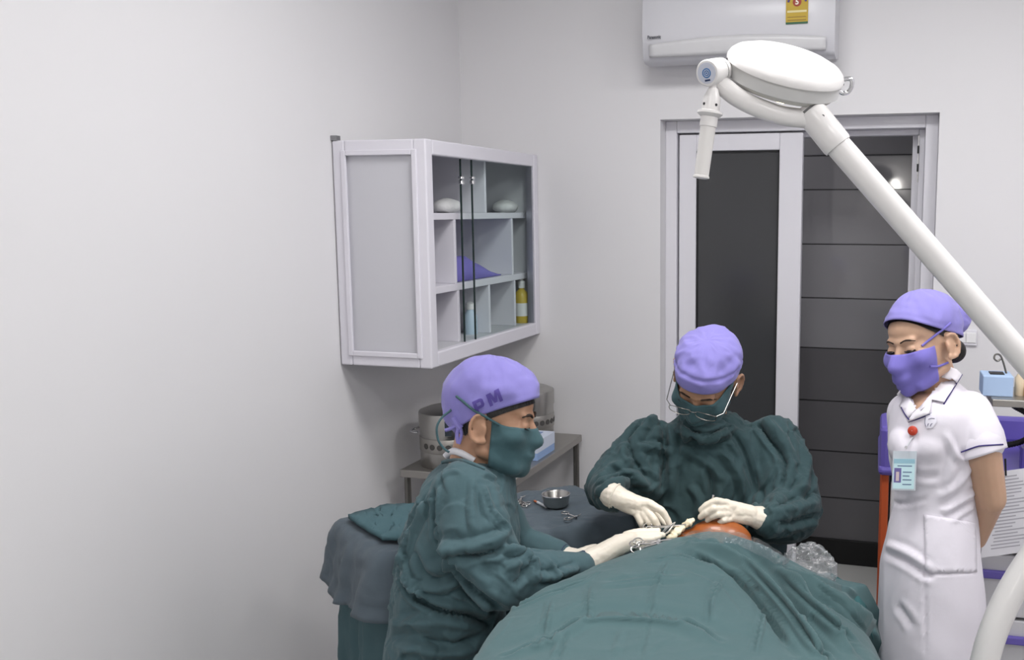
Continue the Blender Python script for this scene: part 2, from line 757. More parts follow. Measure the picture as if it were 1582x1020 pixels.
pane = MB().box((px0, ly0 + .016, .13), (px1, ly0 + .026, pz1)).build('pane', M_pane, d1)
M_gasket = mat('black_gasket', (28, 28, 30), .6, vary=.05)
g = MB()
for lo, hi in (((px0, ly0 + .008, pz0), (px0 + .006, ly0 + .016, pz1)), ((px1 - .006, ly0 + .008, pz0), (px1, ly0 + .016, pz1)),
               ((px0, ly0 + .008, pz1 - .006), (px1, ly0 + .016, pz1)), ((px0, ly0 + .008, pz0), (px1, ly0 + .016, pz0 + .006))):
    g.box(lo, hi)
g.build('gasket', M_gasket, d1)
# open right leaf: swung out into the corridor, only its hinge edge is in view
d2 = struct('door_2', MB().box((DX1 - FR - .046, YB + WT + .008, .01), (DX1 - FR - .002, YB + WT + .47, lz1)), M_pvc, bevel=.004)
M_steel_d = mat('brushed_steel', (150, 150, 152), .3, 1.0, vary=.05)
for z in (.35, 1.15, 1.95):
    h = MB()
    h.tube([(DX1 - FR - .005, YB + WT + .006, z - .05), (DX1 - FR - .005, YB + WT + .006, z + .05)], .008, 10)
    h.build('hinge', M_steel_d, d2, True)
pl = MB().box((DX1 - FR - .026, YD + .041, 1.86), (DX1 - FR - .0215, YD + .046, 2.04)).build('strike_plate', M_steel_d, d1)
MB().box((DX1 - FR - .028, YD + .040, 1.90), (DX1 - FR - .0205, YD + .0415, 1.93)).box((DX1 - FR - .028, YD + .040, 1.97), (DX1 - FR - .0205, YD + .0415, 2.0)) \
    .build('slot', M_gasket, pl)
# ------------------------------------------------------------------ ceiling lamps
M_fix = mat('lamp_housing', (240, 240, 240), .4, vary=.01)
M_diff = emit('lamp_diffuser', (255, 253, 250), 5.0)
spots = ['over the free floor by the left wall', 'over the free floor by the right wall', 'near the corner cabinet', 'near the door and trolley', 'added out of view in the corridor to brighten it']
for i, (lx, ly, pw) in enumerate(CEILING_LAMPS):
    t = empty('ceiling_lamp', (lx, ly, CEIL_Z), 'square flat ceiling lamp panel ' + spots[i], 'lamp', 'ceiling lamps')
    b = MB()
    for lo, hi in (((-.3, -.3), (.3, -.28)), ((-.3, .28), (.3, .3)), ((-.3, -.28), (-.28, .28)), ((.28, -.28), (.3, .28))):
        b.box((lx + lo[0], ly + lo[1], CEIL_Z - .04), (lx + hi[0], ly + hi[1], CEIL_Z))
    b.build('frame', M_fix, t, bevel=.003)
    MB().box((lx - .28, ly - .28, CEIL_Z - .03), (lx + .28, ly + .28, CEIL_Z - .01)).build('diffuser', M_diff, t)

# added globe light, unseen behind the camera: glint in the corridor tiles, frontal fill
wl = empty('added_globe_light', (-.239, YR, 2.03), 'round white globe light added on the wall opposite the door for the tile glint', 'lamp')
MB().lathe([(.06, 0), (.06, .015), (.03, .025), (.02, .06)], (-.239, YR, 2.03), (0, 1, 0), 24).build('wall_plate', M_fix, wl, True)
ellipsoid((-.239, YR + .15, 2.03), (Vector((.1, 0, 0)), Vector((0, .1, 0)), Vector((0, 0, .1)))).build('globe', emit('globe_glow', (255, 250, 244), 46.0), wl, True)

# ------------------------------------------------------------------ wall socket on the back wall, right of the door
sk0, sk1 = on_plane(1474, 533, 1, YB), on_plane(1510, 509, 1, YB)
t = empty('wall_socket', (sk0.x, YB, sk0.z), 'white plastic switch plate on the wall beside the door frame', 'switch')
sp = MB().box((sk0.x, YB - .012, sk0.z), (sk1.x, YB, sk1.z)).build('plate', M_pvc, t, bevel=.004)
for k in (0.27, 0.73):
    xx = sk0.x + (sk1.x - sk0.x) * k
    MB().box((xx - .018, YB - .016, sk0.z + .012), (xx + .018, YB - .011, sk1.z - .012)).build('rocker', M_fix, sp, bevel=.002)

# ================================================================== WALL CABINET in the corner
XF, CY, CZ0, CZ1 = -1.526, 2.773, 1.226, 1.980
M_cabw = mat('cabinet_white_profile', (222, 220, 228), .35, vary=.012, vscale=5)
M_cabg = mat('cabinet_grey_panel', (200, 200, 206), .45, vary=.012, vscale=6)
M_cabi = mat('cabinet_inner_panel', (201, 201, 206), .5, vary=.015, vscale=6)
cb = empty('wall_cabinet', (XW, CY, CZ0), 'white wall cabinet with sliding glass front in the room corner', 'cabinet')
E = .045                                  # profile width
x0, x1, y0, y1 = XW + .004, XF, CY, YB - .002
# outer frame profiles
for nm, lo, hi in (
    ('frame_post', (x0, y0, CZ0), (x0 + E, y0 + E, CZ1)), ('frame_post', (x1 - E, y0, CZ0), (x1, y0 + E, CZ1)),
    ('frame_post', (x1 - .03, y1 - E, CZ0), (x1, y1, CZ1)),
    ('frame_rail', (x0 + E, y0, CZ1 - E), (x1 - E, y0 + E, CZ1)), ('frame_rail', (x0 + E, y0, CZ0), (x1 - E, y0 + E, CZ0 + E)),
    ('frame_rail', (x1 - .03, y0 + E, CZ1 - .05), (x1, y1 - E, CZ1)), ('frame_rail', (x1 - .03, y0 + E, CZ0), (x1, y1 - E, CZ0 + .052)),
):
    MB().box(lo, hi).build(nm, M_cabw, cb, bevel=.005, seg=2)
# raised bead round the grey side panel
bd = MB()
ix0, ix1, iz0, iz1 = x0 + E, x1 - E, CZ0 + E, CZ1 - E
for lo, hi in (((ix0 - .012, iz0 - .012), (ix0 + .006, iz1 + .012)), ((ix1 - .006, iz0 - .012), (ix1 + .012, iz1 + .012)),
               ((ix0 + .006, iz0 - .012), (ix1 - .006, iz0 + .006)), ((ix0 + .006, iz1 - .006), (ix1 - .006, iz1 + .012))):
    bd.box((lo[0], y0 - .006, lo[1]), (hi[0], y0 + .004, hi[1]))
bd.build('bead', M_cabw, cb, bevel=.003)
MB().box((ix0, y0 + .012, iz0), (ix1, y0 + .018, iz1)).build('side_panel', M_cabg, cb)
MB().box((x0, y0 + E, CZ1 - .012), (x1 - .03, y1, CZ1 - .002)).build('top_panel', M_cabi, cb)
MB().box((x0, y0 + E, CZ0 + .002), (x1 - .03, y1, CZ0 + .05)).build('bottom_panel', M_cabi, cb)
MB().box((x0, y0 + E, CZ0 + .05), (x0 + .006, y1, CZ1 - .012)).build('back_panel', M_cabi, cb)
MB().box((x0, y1 - .006, CZ0 + .05), (x1 - .03, y1, CZ1 - .012)).build('end_panel', M_cabi, cb)
MB().box((x0, y0 + .012 + .008, CZ0 + .05), (x1 - .03, y0 + E + .004, CZ1 - .012)).build('end_panel', M_cabi, cb)
xs = x1 - .05


def yz(px, py):
    q = on_plane(px, py, 0, xs)
    return q.y, q.z


def shelf(pxl, pyl0, pyl1, pxr, pyr0, pyr1):
    zt = (yz(pxl, pyl0)[1] + yz(pxr, pyr0)[1]) / 2
    zb = (yz(pxl, pyl1)[1] + yz(pxr, pyr1)[1]) / 2
    MB().box((x0 + .006, y0 + E, zb), (xs, y1 - .006, zt)).build('shelf', M_cabw, cb, bevel=.002)
    return zb, zt


s1 = shelf(667, 330, 340, 820, 328, 337)
s2 = shelf(674, 441, 454, 823, 421, 429)
fl, tp = CZ0 + .05, CZ1 - .012
for px, py, a, b in ((750, 290, s1[1], tp), (704, 390, s2[1], s1[0]), (792, 380, s2[1], s1[0]), (710, 500, fl, s2[0]), (757, 480, fl, s2[0]), (796, 470, fl, s2[0])):
    yy = yz(px, py)[0]
    MB().box((x0 + .006, yy - .008, a), (xs, yy + .008, b)).build('divider', M_cabw, cb, bevel=.002)
# sliding panes, both pushed to the far end
M_glass = bpy.data.materials.new('cabinet_glass')
M_glass.use_nodes = True
nt = M_glass.node_tree
nt.nodes.clear()
out = nt.nodes.new('ShaderNodeOutputMaterial')
tr = nt.nodes.new('ShaderNodeBsdfTransparent')
tr.inputs[0].default_value = (.955, .985, .978, 1)
gl = nt.nodes.new('ShaderNodeBsdfGlossy')
gl.inputs['Roughness'].default_value = .03
gl.inputs[0].default_value = (.9, .97, .95, 1)
fz = nt.nodes.new('ShaderNodeLayerWeight')
fz.inputs[0].default_value = .06
mx = nt.nodes.new('ShaderNodeMixShader')
nt.links.new(fz.outputs['Fresnel'], mx.inputs[0])
nt.links.new(tr.outputs[0], mx.inputs[1])
nt.links.new(gl.outputs[0], mx.inputs[2])
nt.links.new(mx.outputs[0], out.inputs[0])
MATS['cabinet_glass'] = M_glass
M_gedge = mat('glass_cut_edge', (38, 52, 52), .2, vary=.1)
M_alu = mat('aluminium', (190, 190, 198), .3, 1.0, vary=.05)
M_chrome = mat('chrome', (225, 225, 228), .12, 1.0, vary=.02)
for xg, pxe in ((x1 - .028, 713), (x1 - .018, 730)):
    q = on_plane(pxe, 385, 0, xg)
    ya, yb2 = q.y, y1 - E + .01
    gp = MB().add([(xg + .003, ya + .004, CZ0 + .052), (xg + .003, yb2, CZ0 + .052), (xg + .003, yb2, CZ1 - .05), (xg + .003, ya + .004, CZ1 - .05)], [(0, 1, 2, 3)]).build('glass_door', M_glass, cb)
    MB().box((xg - .0005, ya, CZ0 + .052), (xg + .0055, ya + .004, CZ1 - .05)).build('glass_edge', M_gedge, gp)
    zz = on_plane(pxe, 278, 0, xg).z
    MB().box((xg - .004, ya - .003, zz - .016), (xg + .010, ya + .016, zz - .002)).box((xg - .004, ya - .003, zz + .002), (xg + .010, ya + .016, zz + .012)) \
        .build('finger_pull', M_chrome, gp, bevel=.002)
MB().box((x1 - .03, y1 - E - .016, CZ0 + .052), (x1 - .004, y1 - E, CZ1 - .05)).build('track', M_alu, cb)
MB().box((x0 - .003, y0 - .002, CZ1), (x0 + .02, y0 + .02, CZ1 + .016)).build('bracket', M_steel_d, cb)

# things kept in the cabinet
M_purple = mat('purple_cotton', (132, 123, 201), .85, vary=.04, vscale=30, weave=.3, sheen=.2)
yA, yB_ = yz(705, 400)[0], yz(788, 400)[0]
b = []
n = 22
rows = []
for i in range(n + 1):
    u = i / n
    row = []
    for k in range(17):
        v = k / 16
        e = math.sin(math.pi * v) ** .5 * max(math.sin(math.pi * min(u * 1.0 + .02, 1)), 0) ** .4
        h = (.125 * (1 - u) ** .8 + .02) * e * (1 + .25 * noise.noise(Vector((u * 5, v * 4, 1))))
        row.append((x0 + .05 + .22 * v, yA + .015 + (yB_ - yA - .05) * u, s2[1] + max(h, .001)))
    rows.append(row)
cl = MB().grid(rows, flip=True)
o = cl.build('folded_cloth', mat('purple_cotton_in_cabinet', (122, 114, 190), .85, vary=.05, vscale=30, weave=.3), None, True)
solidify(o, .004, -1)
tag(o, 'crumpled purple cloth heaped on the middle cabinet shelf', 'cloth')


def bottle(name, loc, prof, m, label, cat='bottle', cap=None, capm=None, band=None, bandm=None, group=None):
    t = empty(name, loc, label, cat, group)
    MB().lathe(prof, loc, (0, 0, 1), 20).build('body', m, t, True)
    if cap:
        MB().lathe(cap, loc, (0, 0, 1), 16).build('cap', capm, t, True)
    if band:
        MB().lathe(band, loc, (0, 0, 1), 20).build('label_band', bandm, t, True)
    return t


M_yel = mat('yellow_liquid_plastic', (196, 170, 60), .3, vary=.06)
M_wpl = mat('white_plastic', (232, 232, 232), .4, vary=.02)
M_bluepl = mat('pale_blue_plastic', (178, 196, 212), .4, vary=.04)
yy = y1 - .042
bottle('antiseptic_bottle', (xs - .016, yy, fl), [(.028, 0), (.030, .01), (.030, .105), (.024, .13), (.012, .142), (.012, .15)], M_yel,
       'yellow antiseptic bottle with white spray top on the lowest cabinet shelf', 'bottle',
       [(.014, .148), (.015, .175), (.008, .18), (.007, .2)], M_wpl, [(.0307, .03), (.0307, .085)], M_wpl)
yy = on_plane(727, 505, 0, xs - .06).y
for k, (dx, dy, dz, r) in enumerate(((-.03, 0, 0, .026), (-.05, .05, 0, .026))):
    bottle('saline_bottle', (xs + dx - .03, yy + dy, fl), [(r, 0), (r, .07), (.014, .09), (.012, .1)], M_bluepl,
           ('pale blue capped bottle nearest the glass edge in the lowest compartment', 'pale blue capped bottle behind the front one in the lowest compartment')[k], 'bottle',
           [(.015, .095), (.017, .1), (.017, .118), (.004, .124)], M_wpl, None, None, 'small blue bottles in the cabinet')
for k, (px, zb, lab) in enumerate(((781, s1[1], 'white cotton wad on the top cabinet shelf at the far side'), (690, s1[1], 'white cotton wad on the top cabinet shelf near the open end'),
                                  (806, s2[1], 'white gauze wad on the middle cabinet shelf at the far end'))):
    yy = on_plane(px, 320, 0, xs - .09).y
    s = ellipsoid((xs - .09, yy, zb + .024), (Vector((.05, 0, 0)), Vector((0, .062, 0)), Vector((0, 0, .026))), 18, 10)
    o = s.build('cotton_wad', mat('cotton_white', (226, 226, 226), .95, vary=.03, bump=.4, bscale=60), None, True)
    crumple(o, .004, 30, seed=k)
    tag(o, lab, 'cotton')

# ================================================================== AIR CONDITIONER
YA = YB - .205
aL, aR = on_plane(991, 97, 1, YA).x, on_plane(1290, 60, 1, YA + .03).x
aZ = on_plane(1000, 99, 1, YA + .03).z
ac = empty('air_conditioner', ((aL + aR) / 2, YB, aZ), 'white wall-mounted air conditioner with energy rating sticker above the door', 'air conditioner')
M_ac = mat('ac_white_plastic', (214, 214, 219), .28, vary=.008, vscale=3)
prof = [(YB, aZ + .015), (YA + .10, aZ), (YA + .035, aZ + .004), (YA + .012, aZ + .02), (YA + .006, aZ + .085), (YA, aZ + .10), (YA + .004, aZ + .22), (YA + .022, aZ + .275), (YA + .07, aZ + .293), (YB, aZ + .295)]
rows = []
nx = 15
for i in range(nx):
    u = i / (nx - 1)
    xx = aL + (aR - aL) * u
    k = 1 - .03 * max(0, 1 - min(u, 1 - u) / .02)
    rows.append([(xx, YB + (y - YB) * (1 - .06 * max(0, 1 - min(u, 1 - u) / .03) ** 2), z) for y, z in prof])
b = MB().grid(rows)
m = len(prof)
b.f.append(tuple(range(m - 1, -1, -1)))
b.f.append(tuple((nx - 1) * m + k for k in range(m)))
b.build('housing', M_ac, ac, True, auto=50)
# louvre: a shallow curved flap along the lower front
rows = []
for i in range(31):
    u = i / 30
    xx = aL + .03 + (aR - aL - .06) * u
    zt = aZ + .065 + .020 * math.sin(math.pi * u)
    zb = aZ + .020
    rows.append([(xx, YA - .001 + .011 * (1 - v) ** 2, zb + (zt - zb) * v) for v in (0, .25, .5, .75, 1)])
o = MB().grid(rows).build('louvre', mat('ac_louvre_plastic', (212, 212, 214), .3, vary=.01), ac, True)
solidify(o, .007, 0)
text_on('brand_lettering', 'Panasonic', .017, on_plane(1010.5, 57.5, 1, YA - .0005), (1, 0, 0), (0, 0, 1), mat('grey_print', (92, 94, 100), .5, vary=.02), ac, .0004, True, .052)
# energy sticker
e0, e1 = on_plane(1214, 38, 1, YA), on_plane(1249, -6, 1, YA)
st_ = MB().box((e0.x, YA - .0035, e0.z), (e1.x, YA - .002, e1.z)).build('energy_sticker', mat('sticker_yellow', (190, 160, 44), .5, vary=.04, vscale=40), ac)
w, h = e1.x - e0.x, e1.z - e0.z
yk = YA - .0042


def strip(nm, u0, v0, u1, v1, rgb):
    MB().box((e0.x + w * u0, yk, e0.z + h * v0), (e0.x + w * u1, YA - .003, e0.z + h * v1)).build(nm, mat('print_%d_%d_%d' % rgb, rgb, .5, vary=.02), st_)


strip('print_band', .0, .0, 1, .07, (34, 92, 62))
strip('print_band', .06, .42, .94, .50, (226, 214, 160))
strip('print_band', .08, .12, .92, .16, (150, 120, 40))
strip('print_band', .08, .24, .92, .27, (150, 120, 40))
cx, cz = e0.x + w * .5, e0.z + h * .80
arc = [(cx + .032 * math.cos(a), yk, cz - .005 + .034 * math.sin(a)) for a in [R_(10 + 160 * i / 16) for i in range(17)]]
MB().tube(arc, .004, 6).build('rating_arc', mat('print_violet', (86, 70, 140), .5, vary=.02), st_, True)
MB().lathe([(.0155, 0), (.0155, .001)], (cx, yk + .0005, cz), (0, -1, 0), 24).build('rating_disc', mat('print_red', (160, 60, 40), .5, vary=.02), st_)
text_on('rating_number', '5', .026, (cx, yk - .0008, cz), (1, 0, 0), (0, 0, 1), mat('print_white', (240, 236, 220), .5, vary=.01), st_, .0003, True)

# ================================================================== STEEL SIDE TABLE in the corner
M_steel = mat('stainless_steel', (178, 176, 172), .28, 1.0, vary=.06, vscale=14)
M_steelw = mat('satin_steel_sheet', (168, 165, 160), .38, .9, vary=.05, vscale=8)
M_leg = mat('dull_steel_tube', (120, 118, 114), .4, .9, vary=.06)
TZ = .80
tx0, tx1, ty0, ty1 = -1.80, -1.335, 3.005, 3.70
tb = empty('steel_table', ((tx0 + tx1) / 2, (ty0 + ty1) / 2, 0), 'stainless steel side table standing in the corner behind the assistant', 'table')
MB().box((tx0, ty0, TZ - .03), (tx1, ty1, TZ)).build('table_top', M_steelw, tb, bevel=.004)
for x in (tx0 + .02, tx1 - .02):
    for y in (ty0 + .02, ty1 - .02):
        MB().tube([(x, y, .012), (x, y, TZ - .03)], .0125, 12).build('leg', M_leg, tb, True)
MB().box((tx0 + .02, ty0 + .02, .22), (tx1 - .02, ty1 - .02, .235)).build('lower_shelf', M_steelw, tb, bevel=.003)
for x in (tx0 + .02, tx1 - .02):
    for y in (ty0 + .02, ty1 - .02):
        MB().lathe([(.016, 0), (.016, .012), (.013, .02)], (x, y, 0), (0, 0, 1), 12).build('foot', M_gasket, tb, True)


def drum(loc, r, h, label, turn=0):
    t = empty('steriliser_drum', loc, label, 'container', 'steel steriliser drums')
    b = MB().lathe([(r * .97, 0), (r, .006), (r, h * .72), (r * 1.02, h * .725), (r * 1.02, h * .74)], loc, (0, 0, 1), 40)
    b.build('body', M_steel, t, True)
    MB().lathe([(r * 1.035, h * .70), (r * 1.035, h * .93), (r * 1.02, h * .955), (r * .8, h), (.001, h * 1.005)], loc, (0, 0, 1), 40, True).build('lid', M_steel, t, True)
    band = MB().lathe([(r * 1.008, h * .28), (r * 1.02, h * .29), (r * 1.02, h * .52), (r * 1.008, h * .53)], loc, (0, 0, 1), 40, True)
    bo = band.build('sliding_band', M_steelw, t, True)
    for k in range(12):
        a = turn + k * .26
        q = Vector(loc) + Vector((math.cos(a) * r * 1.02, math.sin(a) * r * 1.02, h * .4))
        MB().lathe([(.011, -.001), (.011, .0012)], q, (math.cos(a), math.sin(a), 0), 10).build('vent_hole', mat('vent_dark_grey', (84, 82, 80), .6, .3, vary=.05), bo)
    a = turn + .8
    c = Vector(loc) + Vector((math.cos(a) * r * 1.03, math.sin(a) * r * 1.03, h * .75))
    MB().obox(c, (math.cos(a) * .008, math.sin(a) * .008, 0), (-math.sin(a) * .014, math.cos(a) * .014, 0), (0, 0, .03)).build('clasp', M_chrome, t, bevel=.002)
    q = [Vector(loc) + Vector((math.cos(turn - 1.2) * r * 1.03, math.sin(turn - 1.2) * r * 1.03, h * .55)) + v for v in
         [Vector((-.045 * math.sin(turn - 1.2) * s, .045 * math.cos(turn - 1.2) * s, 0)) + Vector((math.cos(turn - 1.2), math.sin(turn - 1.2), 0)) * e for s, e in ((-1, 0), (-1, .03), (0, .045), (1, .03), (1, 0))]]
    MB().tube(catmull(q, 5), .004, 8).build('carry_handle', M_chrome, t, True)
    return t


def on_z(px, py, z):
    return on_plane(px, py, 2, z)


q = P(688, 700, 3.42)
drum((-1.655, 3.145, TZ), .118, .215, 'large steel steriliser drum on the side table nearest the left wall', -2.0)
drum((-1.52, 3.55, TZ), .108, .225, 'steel steriliser drum with vent holes on the side table near the back wall', -1.9)
# box of face masks
bx = empty('mask_box', (-1.415, 3.34, TZ), 'pale blue and white cardboard box of masks on the steel table edge', 'box')
bb = MB().box((-1.475, 3.245, TZ), (-1.352, 3.425, TZ + .075)).build('carton', mat('carton_blue', (150, 178, 222), .6, vary=.03), bx, bevel=.002)
MB().box((-1.4755, 3.2445, TZ + .03), (-1.3515, 3.4255, TZ + .0752)).build('printed_band', mat('carton_white', (212, 220, 236), .6, vary=.02), bb)
MB().box((-1.435, 3.27, TZ + .075), (-1.39, 3.40, TZ + .077)).build('opening', mat('carton_opening', (120, 140, 180), .8, vary=.03), bx)

# ================================================================== SURGICAL LAMP on a stand
M_lampw = mat('lamp_white_enamel', (222, 220, 219), .3, vary=.006, vscale=4, coat=.2)
M_lampg = mat('lamp_grey_ring', (196, 196, 195), .35, .15, vary=.03)
LD = 1.95
LC = P(1214, 103, LD)
ln = (-ray(1214, 103).normalized() * .47 + (VR * .27 + VU * .96).normalized() * .883).normalized()
LR = .125
STAND = P(1492, 1020, 1.93)
lamp = empty('surgical_lamp', (STAND.x, STAND.y, 0), 'white surgical lamp on a curved stand with round tilted head', 'lamp')
MB().lathe([(.001, .030), (.05, .029), (.09, .0245), (.112, .016), (.121, .008), (LR, .0), (LR, -.006)][::-1], LC, ln, 64, True).build('head_shell', M_lampw, lamp, True, auto=60)
ring = MB().lathe([(LR - .004, -.004), (LR - .003, -.033), (LR - .008, -.036)], LC, ln, 64, True).build('metal_ring', M_lampg, lamp, True, auto=60)
MB().lathe([(LR - .006, -.034), (LR - .014, -.044), (LR - .05, -.053), (.001, -.055)], LC, ln, 64, True).build('lens_bezel', mat('lamp_bezel', (196, 194, 188), .4, vary=.02), lamp, True)
M_led = emit('lamp_led', (255, 236, 200), 5.0)
lu = ln.orthogonal().normalized()
lv = ln.cross(lu)
for k in range(7):
    rr, a = (0 if k == 0 else .055), k * math.pi / 3
    c = LC - ln * (.053 if k else .055) + (lu * math.cos(a) + lv * math.sin(a)) * rr
    MB().lathe([(.016, 0), (.014, .004), (.001, .005)], c, -ln, 16).build('led_lens', M_led, lamp, True)
for a_px in ((1296, 131), (1151, 113)):
    q = P(a_px[0], a_px[1], LD)
    dq = (q - LC)
    dq = (dq - ln * dq.dot(ln)).normalized()
    MB().lathe([(.0022, -.001), (.0022, .0012)], LC + dq * (LR) - ln * .006, dq, 8).build('screw', M_gasket, lamp)
# chrome grip at the far rim
q = P(1306, 122, LD) - LC
q = (q - ln * q.dot(ln)).normalized()
side = ln.cross(q)
pts = [LC + q * (LR + e) + ln * hgt for e, hgt in ((-.004, .002), (.012, .006), (.018, -.004), (.016, -.02), (.004, -.026), (-.004, -.022))]
MB().tube(catmull(pts, 5), .0048, 10).build('grip', M_chrome, lamp, True)
# knuckle at the left of the head, with a blue badge on its end
K0, K1 = P(1092, 113, 1.865), P(1128, 106, 1.94)
kd = (K1 - K0).normalized()
MB().lathe([(.024, 0), (.0262, .003), (.0262, .042), (.025, .044)], K0, kd, 40).build('knuckle', M_lampw, lamp, True, auto=50)
MB().lathe([(.0247, 0), (.0247, .0035)], K0 + kd * .043, kd, 40).build('knuckle_gap', M_gasket, lamp, True)
MB().lathe([(.0255, .046), (.0255, .056), (.018, .066), (.015, .10)], K0, kd, 40).build('knuckle_collar', M_lampw, lamp, True, auto=50)
e = P(1150, 100, 1.945)
MB().obox((K1 + e) / 2 + ln * .004, (e - K1) * .75, ln.cross(e - K1).normalized() * .016, ln * .006).build('head_bracket', M_lampw, lamp, bevel=.004)
bg = MB().lathe([(.0205, -.0012), (.0205, .001)], K0, kd, 32).build('badge', mat('badge_silver', (196, 200, 212), .35, .3, vary=.03), lamp, True, auto=50)
M_bblue = mat('badge_blue', (78, 120, 170), .4, vary=.04)
ku = (VU - kd * VU.dot(kd)).normalized()
kr = kd.cross(ku)
for rr, w_ in ((.0085, .0014), (.0045, .0011)):
    MB().tube([K0 - kd * .0014 + (ku * math.cos(a) + kr * math.sin(a)) * rr for a in [2 * math.pi * i / 24 for i in range(25)]], w_, 6).build('badge_ring', M_bblue, bg, True)
MB().lathe([(.002, 0), (.002, .0015)], K0 - kd * .0018, kd, 10).build('badge_dot', M_bblue, bg)
MB().obox(K0 - kd * .0016 - ku * .014, kr * .006, ku * .0018, kd * .0005).build('badge_mark', mat('badge_navy', (40, 56, 90), .4, vary=.03), bg)
# curved yoke from knuckle to sleeve
yk_pts = [P(1100, 118, 1.90), P(1118, 134, 1.90), P(1142, 152, 1.90), P(1175, 168, 1.90), P(1210, 179, 1.905), P(1250, 184, 1.915)]
MB().tube(catmull(yk_pts, 8), [.0195] * 41, 24).build('yoke_arm', M_lampw, lamp, True, auto=60)
# sleeve and long arm
S0, S1 = P(1250, 170, 1.915), P(1295, 226, 1.91)
sd = (S1 - S0).normalized()
SL = (S1 - S0).length
MB().lathe([(.022, -.012), (.0265, -.004), (.0275, 0), (.0275, .0005)], S0, sd, 32).build('sleeve_cap', M_lampw, lamp, True, auto=50)
MB().lathe([(.029, .003), (.031, .006), (.031, SL - .006), (.0295, SL), (.027, SL), (.027, SL - .012)], S0, sd, 40).build('sleeve', M_lampw, lamp, True, auto=40)
MB().lathe([(.0283, -.002), (.0283, .004)], S0, sd, 32).build('sleeve_gap', mat('shadow_gap_grey', (110, 110, 110), .7, vary=.02), lamp, True)
A1 = P(1700, 690, 1.90)
A0 = S1 - sd * .02
a_dir = P(1582, 556, 1.905) - A0
A1 = A0 + a_dir * 1.22
MB().tube([A0, A0 + a_dir * .5, A1], .0262, 32).build('long_arm', M_lampw, lamp, True, auto=50)
q = cs = S0 + sd * .032 - ray(1275, 185).normalized() * .029 + VU * .012 + VR * .008
MB().lathe([(.0035, -.002), (.0035, .002)], q, -ray(1275, 185), 10).build('screw', M_gasket, lamp)
# elbow joint out to the right and the curved post down to the base
lowp = [A1, P(1690, 730, 1.92), P(1640, 800, 1.93), P(1580, 885, 1.93), P(1546, 948, 1.93), P(1523, 1015, 1.93), P(1512, 1090, 1.93)]
base_x, base_y = P(1505, 1150, 1.93).x, P(1505, 1150, 1.93).y
lowp += [Vector((base_x, base_y, .40)), Vector((base_x, base_y, .09))]
cpts = catmull(lowp, 8)
MB().tube(cpts, .0285, 32).build('curved_post', M_lampw, lamp, True, auto=60)
MB().lathe([(.001, -.042), (.036, -.04), (.042, -.03), (.042, .03), (.036, .04), (.001, .042)], A1, VF, 32, True).build('elbow_joint', M_lampw, lamp, True, auto=40)
for k in range(5):
    a = 2 * math.pi * k / 5 + .3
    e = Vector((base_x + .24 * math.cos(a), base_y + .24 * math.sin(a), .085))
    MB().tube([Vector((base_x, base_y, .11)), (Vector((base_x, base_y, .11)) + e) / 2 + Vector((0, 0, .005)), e], [.026, .022, .018], 14).build('base_foot', M_lampw, lamp, True)
    MB().lathe([(.024, -.011), (.028, -.008), (.028, .008), (.024, .011)], (e.x, e.y, .029), (-math.sin(a), math.cos(a), 0), 18).build('castor', M_gasket, lamp, True, auto=40)
    MB().tube([(e.x, e.y, .05), (e.x, e.y, .08)], .010, 8).build('castor_stem', M_chrome, lamp, True)
# hanging sterile handle
H0, H1 = P(1102, 137, 1.885), P(1083, 276, 1.90)
hd = (H1 - H0).normalized()
hl = (H1 - H0).length
hp = lambda f: hl * f
MB().lathe([(.004, -.004), (.010, 0), (.0145, hp(.07)), (.0185, hp(.11)), (.0185, hp(.24))], H0, hd, 28).build('handle_head', M_lampw, lamp, True, auto=45)
MB().lathe([(.0185, hp(.24)), (.0255, hp(.255)), (.026, hp(.28)), (.018, hp(.315))], H0, hd, 32).build('handle_flange', M_lampw, lamp, True, auto=45)
MB().lathe([(.0177, hp(.31)), (.0177, hp(.42)), (.0165, hp(.425))], H0, hd, 28).build('handle_collar', M_lampw, lamp, True, auto=45)
MB().lathe([(.0158, hp(.42)), (.0150, hp(.965)), (.0165, hp(.97)), (.0168, hp(.992)), (.012, hp(1.0))], H0, hd, 28).build('handle_tube', mat('handle_plastic', (218, 216, 214), .4, vary=.01), lamp, True, auto=45)
hu = (-VF - hd * (-VF).dot(hd)).normalized()
hr = hd.cross(hu)
for an in (-.55, .9, 2.4, 4.0):
    dn = hu * math.cos(an) + hr * math.sin(an)
    MB().lathe([(.0028, -.001), (.0028, .001)], H0 + hd * hp(.185) + dn * .0182, dn, 10).build('handle_hole', M_gasket, lamp)
MB().tube([K0 + kd * .02 - VU * .02, H0], [.009, .007], 14).build('handle_link', M_lampw, lamp, True)
# the light it throws on the operating field
sl = bpy.data.lights.new('surgical_lamp_light', 'SPOT')
sl.energy = 14
sl.spot_size = R_(24)
sl.spot_blend = .7
sl.shadow_soft_size = .06
sl.color = (1.0, .88, .70)
slo = bpy.data.objects.new('surgical_lamp_light', sl)
C.objects.link(slo)
slo.parent = lamp
slo.matrix_parent_inverse = Matrix.Translation(-lamp.location)
FIELD = P(1075, 806, 2.45)
slo.location = LC - ln * .064
slo.rotation_euler = (FIELD - slo.location).to_track_quat('-Z', 'Y').to_euler()
